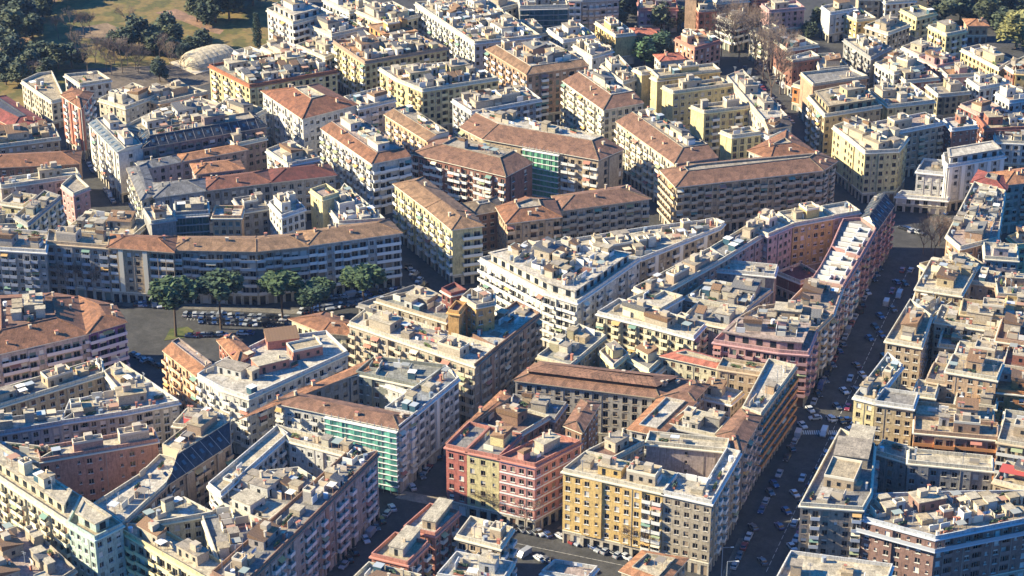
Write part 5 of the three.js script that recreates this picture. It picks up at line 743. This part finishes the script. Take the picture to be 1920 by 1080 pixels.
tree('dark', 'dark evergreen tree of the clump above the red roofed house', -232, -262.6, 8, 'evergreen trees of the clump above the red roofed house');
tree('dark', 'dark evergreen tree of the corner clump at the top left', -224.7, -272.5, 7, 'evergreen trees of the corner clump at the top left');
tree('dark', 'dark evergreen tree of the clump above the red roofed house', -234.6, -251.5, 7, 'evergreen trees of the clump above the red roofed house');
tree('dark', 'dark evergreen tree of the clump above the red roofed house', -226.9, -244.2, 6, 'evergreen trees of the clump above the red roofed house');
tree('dark', 'dark evergreen tree of the clump above the red roofed house', -213.1, -235.5, 7.5, 'evergreen trees of the clump above the red roofed house');
tree('dark', 'dark evergreen tree of the clump above the red roofed house', -226.4, -229.8, 7, 'evergreen trees of the clump above the red roofed house');
tree('dark', 'dark evergreen tree of the clump above the red roofed house', -204.7, -229.8, 6, 'evergreen trees of the clump above the red roofed house');
tree('dark', 'dark evergreen tree of the clump above the red roofed house', -199, -231.2, 7, 'evergreen trees of the clump above the red roofed house');
tree('dark', 'dark evergreen tree of the clump above the red roofed house', -224, -209, 6, 'evergreen trees of the clump above the red roofed house');
tree('dark', 'dark evergreen tree of the clump above the red roofed house', -216.7, -205.6, 6, 'evergreen trees of the clump above the red roofed house');
tree('dark', 'dark evergreen tree of the clump in the middle of the park', -177.1, -252.9, 7, 'evergreen trees of the clump in the middle of the park');
tree('dark', 'dark evergreen tree of the clump in the middle of the park', -172.4, -257.4, 7.5, 'evergreen trees of the clump in the middle of the park');
tree('dark', 'dark evergreen tree of the clump in the middle of the park', -166.2, -254.4, 6.5, 'evergreen trees of the clump in the middle of the park');
tree('dark', 'dark evergreen tree of the clump in the middle of the park', -162.1, -251.5, 6, 'evergreen trees of the clump in the middle of the park');
tree('dark', 'dark evergreen tree of the clump in the middle of the park', -161.5, -267.9, 7, 'evergreen trees of the clump in the middle of the park');
tree('dark', 'dark evergreen tree of the clump in the middle of the park', -157.6, -263.4, 6, 'evergreen trees of the clump in the middle of the park');
tree('dark', 'dark evergreen tree of the clump in the middle of the park', -185.4, -251.5, 5, 'evergreen trees of the clump in the middle of the park');
tree('dark', 'dark evergreen tree of the clump in the middle of the park', -184, -257.4, 4, 'evergreen trees of the clump in the middle of the park');
tree('dark', 'dark evergreen tree of the top clump right of the park path', -150.7, -295.9, 6.5, 'evergreen trees of the top clump right of the park path');
tree('dark', 'dark evergreen tree of the top clump right of the park path', -146.3, -291.1, 6, 'evergreen trees of the top clump right of the park path');
tree('dark', 'dark evergreen tree of the top clump right of the park path', -141.6, -294.3, 8, 'evergreen trees of the top clump right of the park path');
tree('dark', 'dark evergreen tree of the top clump right of the park path', -135.5, -297.5, 9, 'evergreen trees of the top clump right of the park path');
tree('dark', 'dark evergreen tree of the top clump right of the park path', -130.6, -310.4, 9, 'evergreen trees of the top clump right of the park path');
tree('dark', 'dark evergreen tree of the top clump right of the park path', -126.5, -320.3, 9, 'evergreen trees of the top clump right of the park path');
tree('dark', 'dark evergreen tree of the top clump right of the park path', -140, -313.6, 8, 'evergreen trees of the top clump right of the park path');
tree('dark', 'dark evergreen tree of the top clump right of the park path', -135.8, -321.9, 8, 'evergreen trees of the top clump right of the park path');
tree('dark', 'dark evergreen tree of the corner clump at the top left', -224.2, -333.7, 8, 'evergreen trees of the corner clump at the top left');
tree('dark', 'dark evergreen tree of the clump in the middle of the park', -214.2, -337.1, 8, 'evergreen trees of the clump in the middle of the park');
tree('dark', 'dark evergreen tree scattered above the pale hall', -147.4, -251.5, 5, 'evergreen trees scattered above the pale hall');
tree('dark', 'dark evergreen tree scattered above the pale hall', -143.2, -257.4, 5, 'evergreen trees scattered above the pale hall');
tree('dark', 'dark evergreen tree of the clump in the middle of the park', -164.1, -248.5, 5, 'evergreen trees of the clump in the middle of the park');
tree('dark', 'dark evergreen tree of the clump in the middle of the park', -156.8, -248.5, 5, 'evergreen trees of the clump in the middle of the park');
tree('dark', 'dark evergreen tree scattered above the pale hall', -150.1, -244.2, 4, 'evergreen trees scattered above the pale hall');
tree('dark', 'dark evergreen tree of the clump above the red roofed house', -216.6, -222.8, 6, 'evergreen trees of the clump above the red roofed house');
tree('dark', 'dark evergreen tree of the clump above the red roofed house', -207.5, -219.3, 5, 'evergreen trees of the clump above the red roofed house');
tree('dark', 'dark evergreen tree scattered above the pale hall', -156.4, -212.4, 5, 'evergreen trees scattered above the pale hall');
tree('dark', 'dark evergreen tree of the corner clump at the top left', -243, -297.5, 8, 'evergreen trees of the corner clump at the top left');
tree('dark', 'dark evergreen tree of the corner clump at the top left', -225.8, -301.5, 7, 'evergreen trees of the corner clump at the top left');
tree('bare', 'leafless brown tree above the long cream school building', -188.5, -233.4, 1.2, 'leafless trees above the long cream school building');
tree('bare', 'leafless brown tree above the long cream school building', -190.2, -222.8, 1.2, 'leafless trees above the long cream school building');
tree('bare', 'leafless brown tree above the long cream school building', -182.8, -228.4, 1.2, 'leafless trees above the long cream school building');
tree('bare', 'leafless brown tree above the long cream school building', -180.4, -235.5, 1.2, 'leafless trees above the long cream school building');
tree('bare', 'leafless brown tree above the long cream school building', -187.6, -242.7, 1, 'leafless trees above the long cream school building');
tree('bare', 'leafless brown tree above the long cream school building', -196.6, -238.4, 1.2, 'leafless trees above the long cream school building');
tree('bare', 'leafless brown tree above the long cream school building', -173.6, -231.2, 1.2, 'leafless trees above the long cream school building');
tree('bare', 'leafless brown tree above the long cream school building', -169.6, -228.4, 1, 'leafless trees above the long cream school building');
tree('bare', 'leafless brown tree above the long cream school building', -174.9, -224.2, 1.2, 'leafless trees above the long cream school building');
tree('bare', 'leafless brown tree above the long cream school building', -179.2, -221.4, 1, 'leafless trees above the long cream school building');
tree('bare', 'leafless brown tree beside the park dome', -160.8, -242.7, 1, 'leafless trees beside the park dome');
tree('bare', 'leafless brown tree beside the park dome', -154.1, -229.8, 1, 'leafless trees beside the park dome');
tree('bare', 'leafless brown tree beside the park dome', -148.6, -224.2, 0.8, 'leafless trees beside the park dome');
tree('bare', 'leafless brown tree on the open park meadow', -212.3, -270.2, 1, 'leafless trees on the open park meadow');
tree('bare', 'leafless brown tree on the open park meadow', -206.2, -270.9, 1.2, 'leafless trees on the open park meadow');
tree('bare', 'leafless brown tree on the open park meadow', -200.7, -272.5, 1.2, 'leafless trees on the open park meadow');
tree('bare', 'leafless brown tree on the open park meadow', -198.6, -277.8, 1, 'leafless trees on the open park meadow');
tree('bare', 'leafless brown tree on the open park meadow', -182.3, -285.6, 1, 'leafless trees on the open park meadow');
tree('bare', 'leafless brown tree on the open park meadow', -212.6, -209, 1, 'leafless trees on the open park meadow');
tree('bare', 'leafless brown tree above the long cream school building', -167.5, -222.8, 1, 'leafless trees above the long cream school building');
tree('cypress', 'single tall cypress at the park corner beside the white tower block', -118.1, -260.4, 3);
tree('dark', 'dark evergreen tree behind the mauve villa at the top', 53.7, -297.5, 8, 'dark trees behind the mauve villa');
tree('dark', 'dark evergreen tree behind the mauve villa at the top', 59.2, -305.5, 9, 'dark trees behind the mauve villa');
tree('dark', 'dark evergreen tree behind the mauve villa at the top', 65.3, -321.9, 8, 'dark trees behind the mauve villa');
tree('dark', 'dark evergreen tree behind the mauve villa at the top', 57.7, -326.1, 8, 'dark trees behind the mauve villa');
tree('dark', 'dark evergreen tree behind the mauve villa at the top', 70.5, -280.2, 7, 'dark trees behind the mauve villa');
tree('dark', 'dark evergreen tree behind the mauve villa at the top', 48.2, -288, 7, 'dark trees behind the mauve villa');
tree('dark', 'dark evergreen tree behind the mauve villa at the top', 79.7, -284.8, 6, 'dark trees behind the mauve villa');
tree('dark', 'dark evergreen tree behind the mauve villa at the top', 78.3, -321.9, 7, 'dark trees behind the mauve villa');
tree('green', 'big dark tree in front of the low orange roofed villa at the upper centre', 60, -234.1, 7);
tree('green', 'second dark tree beside the salmon house at the upper centre', 67.3, -242.7, 7);
tree('dark', 'dark evergreen tree in the far right grove', 212.6, -313.6, 9, 'dark grove at the top right');
tree('dark', 'dark evergreen tree in the far right grove', 214.8, -297.5, 8, 'dark grove at the top right');
tree('dark', 'dark evergreen tree in the far right grove', 225.9, -315.3, 9, 'dark grove at the top right');
tree('dark', 'dark evergreen tree in the far right grove', 231.8, -305.5, 9, 'dark grove at the top right');
tree('dark', 'dark evergreen tree in the far right grove', 241.2, -313.6, 9, 'dark grove at the top right');
tree('dark', 'dark evergreen tree in the far right grove', 245.2, -302.3, 8, 'dark grove at the top right');
tree('dark', 'dark evergreen tree in the far right grove', 206.4, -293.5, 7, 'dark grove at the top right');
tree('dark', 'dark evergreen tree in the far right grove', 223.5, -330.3, 9, 'dark grove at the top right');
tree('dark', 'dark evergreen tree in the far right grove', 234, -330.3, 9, 'dark grove at the top right');
tree('dark', 'dark evergreen tree in the far right grove', 245.6, -335.4, 9, 'dark grove at the top right');
tree('dark', 'dark evergreen tree in the far right grove', 204, -323.6, 8, 'dark grove at the top right');
tree('dark', 'dark evergreen tree in the far right grove', 212.3, -333.7, 8, 'dark grove at the top right');
tree('dark', 'dark evergreen tree in the far right grove', 224.8, -289.5, 7, 'dark grove at the top right');
tree('dark', 'dark evergreen tree in the far right grove', 231.1, -283.3, 7, 'dark grove at the top right');
tree('olive', 'large olive brown tree at the right edge near the top', 233.1, -257.4, 9);
tree('dark', 'tall blue green tree beside the pink walled house near the top', 145.4, -280.2, 6);
tree('dark', 'smaller blue green tree at the foot of the tall blue green tree', 139.1, -272.5, 4.5);
tree('bare', 'leafless plane tree on the long square at the upper right', 100.2, -251.5, 1.9, 'leafless plane trees at the upper right');
tree('bare', 'leafless plane tree on the long square at the upper right', 103.2, -238.4, 2, 'leafless plane trees at the upper right');
tree('bare', 'leafless plane tree on the long square at the upper right', 108.6, -257.4, 1.9, 'leafless plane trees at the upper right');
tree('bare', 'leafless plane tree on the long square at the upper right', 110.2, -235.5, 2, 'leafless plane trees at the upper right');
tree('bare', 'leafless plane tree on the long square at the upper right', 115.3, -245.6, 1.9, 'leafless plane trees at the upper right');
tree('bare', 'leafless plane tree on the long square at the upper right', 116.4, -226.3, 1.9, 'leafless plane trees at the upper right');
tree('bare', 'leafless plane tree on the long square at the upper right', 117.3, -212.4, 1.9, 'leafless plane trees at the upper right');
tree('bare', 'leafless plane tree on the long square at the upper right', 111.8, -215.8, 1.9, 'leafless plane trees at the upper right');
tree('bare', 'leafless plane tree on the long square at the upper right', 104.3, -263.4, 1.7, 'leafless plane trees at the upper right');
tree('bare', 'leafless plane tree on the long square at the upper right', 95.5, -242.7, 1.7, 'leafless plane trees at the upper right');
tree('bare', 'leafless plane tree on the long square at the upper right', 117.3, -196.9, 1.7, 'leafless plane trees at the upper right');
tree('bare', 'leafless plane tree on the long square at the upper right', 112.4, -188.9, 1.7, 'leafless plane trees at the upper right');
tree('bare', 'leafless plane tree on the long square at the upper right', 99.9, -270.2, 1.6, 'leafless plane trees at the upper right');
tree('bare', 'leafless plane tree on the long square at the upper right', 122, -222.8, 1.7, 'leafless plane trees at the upper right');
tree('bare', 'leafless tree on the sunny square right of the avenue head', 155, -32.5, 1.1, 'leafless trees on the sunny square');
tree('bare', 'leafless tree on the sunny square right of the avenue head', 158.6, -36.4, 1.1, 'leafless trees on the sunny square');
tree('bare', 'leafless tree on the sunny square right of the avenue head', 155.5, -27.8, 1, 'leafless trees on the sunny square');
tree('bare', 'leafless tree on the sunny square right of the avenue head', 151.4, -28.8, 1, 'leafless trees on the sunny square');
tree('bare', 'leafless street tree before the coloured facades', 3.9, 164.2, 1, 'leafless street trees before the coloured facades');
tree('bare', 'leafless street tree before the coloured facades', 17.6, 167.1, 0.9, 'leafless street trees before the coloured facades');
tree('bare', 'leafless street tree before the coloured facades', 36.2, 178.4, 1, 'leafless street trees before the coloured facades');
tree('bare', 'leafless street tree before the coloured facades', -9.4, 153.9, 1, 'leafless street trees before the coloured facades');
tree('bare', 'leafless street tree before the coloured facades', -7, 154.8, 0.9, 'leafless street trees before the coloured facades');
tree('bare', 'leafless street tree before the coloured facades', -4.7, 157.8, 0.9, 'leafless street trees before the coloured facades');
tree('bare', 'leafless reddish tree before the shaded brown blue apartment front', -156.4, 8.3, 1.3, 'leafless reddish trees at the left');
tree('bare', 'leafless reddish tree before the shaded brown blue apartment front', -149.3, 10.9, 1.3, 'leafless reddish trees at the left');
tree('bare', 'leafless reddish tree before the shaded brown blue apartment front', -146, 8.3, 1.2, 'leafless reddish trees at the left');
tree('bare', 'leafless reddish tree before the shaded brown blue apartment front', -153.2, 4.8, 1.2, 'leafless reddish trees at the left');
row('parked along the west side of the shaded avenue', 61.6, 185.3, 134.1, -18.5, 40, 0, 37, 0.95);
row('driving on the shaded avenue', 68.8, 185.3, 143, -18.5, 22, 0, 74, 0.8);
row('driving up the east lane of the shaded avenue', 72.9, 185.3, 146.1, -18.5, 20, 0, 111, 0.75);
row('parked along the east side of the shaded avenue', 78.8, 175.6, 153.1, -18.5, 40, 0, 148, 0.92);
row('parked before the yellow corner block', 13.2, 166.5, 33.2, 178.4, 11, 1.35, 185, 0.95);
row('parked on the near side of the sunny street', 0.8, 175.1, 22.4, 186.1, 11, 1.35, 222, 0.75);
row('parked before the pink corner house', 0, 161.9, 10.8, 166, 6, 1.4, 259, 0.9);
row('parked in the first piazza row', -133, 13.5, -117.6, 16, 9, 1.5, 296, 0.8);
row('parked in the piazza under the umbrella pines', -114, 22, -77.6, 25.3, 24, 1.5, 333, 0.9);
row('parked in the second piazza row', -108.4, 27, -73.4, 31.1, 22, 1.5, 370, 0.9);
row('parked in the lower piazza row', -111.7, 39.2, -89.3, 36.8, 13, 0, 407, 0.8);
row('parked in the shaded piazza before the white balcony block', -74.3, 20.3, -41.5, 8.3, 22, 1.5, 444, 0.85);
row('parked in the shaded piazza above the hipped tile house', -75, 12.6, -38, 1.8, 18, 0, 481, 0.8);
row('parked in the deep street beside the sunlit yellow facade', -38.5, -18.5, -30.4, 1.8, 7, 0, 518, 0.8);
row('standing in the dark street below the purple banded house', -126.9, 52.7, -116.7, 61.2, 7, 1.4, 555, 0.6);
row('parked in the blue shadow of the square', 147.2, -52, 153.5, -47, 6, 1.4, 592, 0.9);
row('parked before the white arcade of the square', 159.3, -69.7, 165.9, -66.1, 7, 1.4, 629, 0.9);
row('parked at the avenue crossing', 91.3, 95.8, 106.6, 98.3, 5, 0, 666, 0.6);
row('parked in the dark side street beside the netted block', -30.3, 140.2, -21.4, 117.9, 10, 0, 703, 0.7);
row('parked in the dark side street in the left foreground', -47.9, 183.9, -34.6, 149.4, 10, 0, 740, 0.6);
row('parked on the long square at the upper right', 104.9, -231.2, 119.2, -157.1, 22, 0, 777, 0.8);
row('parked under the bare trees at the upper right', 112.7, -236.9, 124.4, -182.4, 18, 0, 814, 0.8);
row('parked in the deep blue street at the upper left', -173.6, -121.4, -154, -74.9, 9, 0, 851, 0.6);
markings('lane_markings', 71.1, 185.3, 145, -18.5, 60, 2.4, 0.14, 0);
markings('zebra_crossing', 89.6, 105.1, 104.9, 105.1, 22, 2.6, 0.4, 1);
markings('parking_lines', -112.9, 23.6, -76.5, 26.5, 30, 4.6, 0.12, 1);
markings('lane_markings', 0, 169.4, 44.8, 186.7, 26, 2.5, 0.14, 0);

renderer.render(scene, camera);
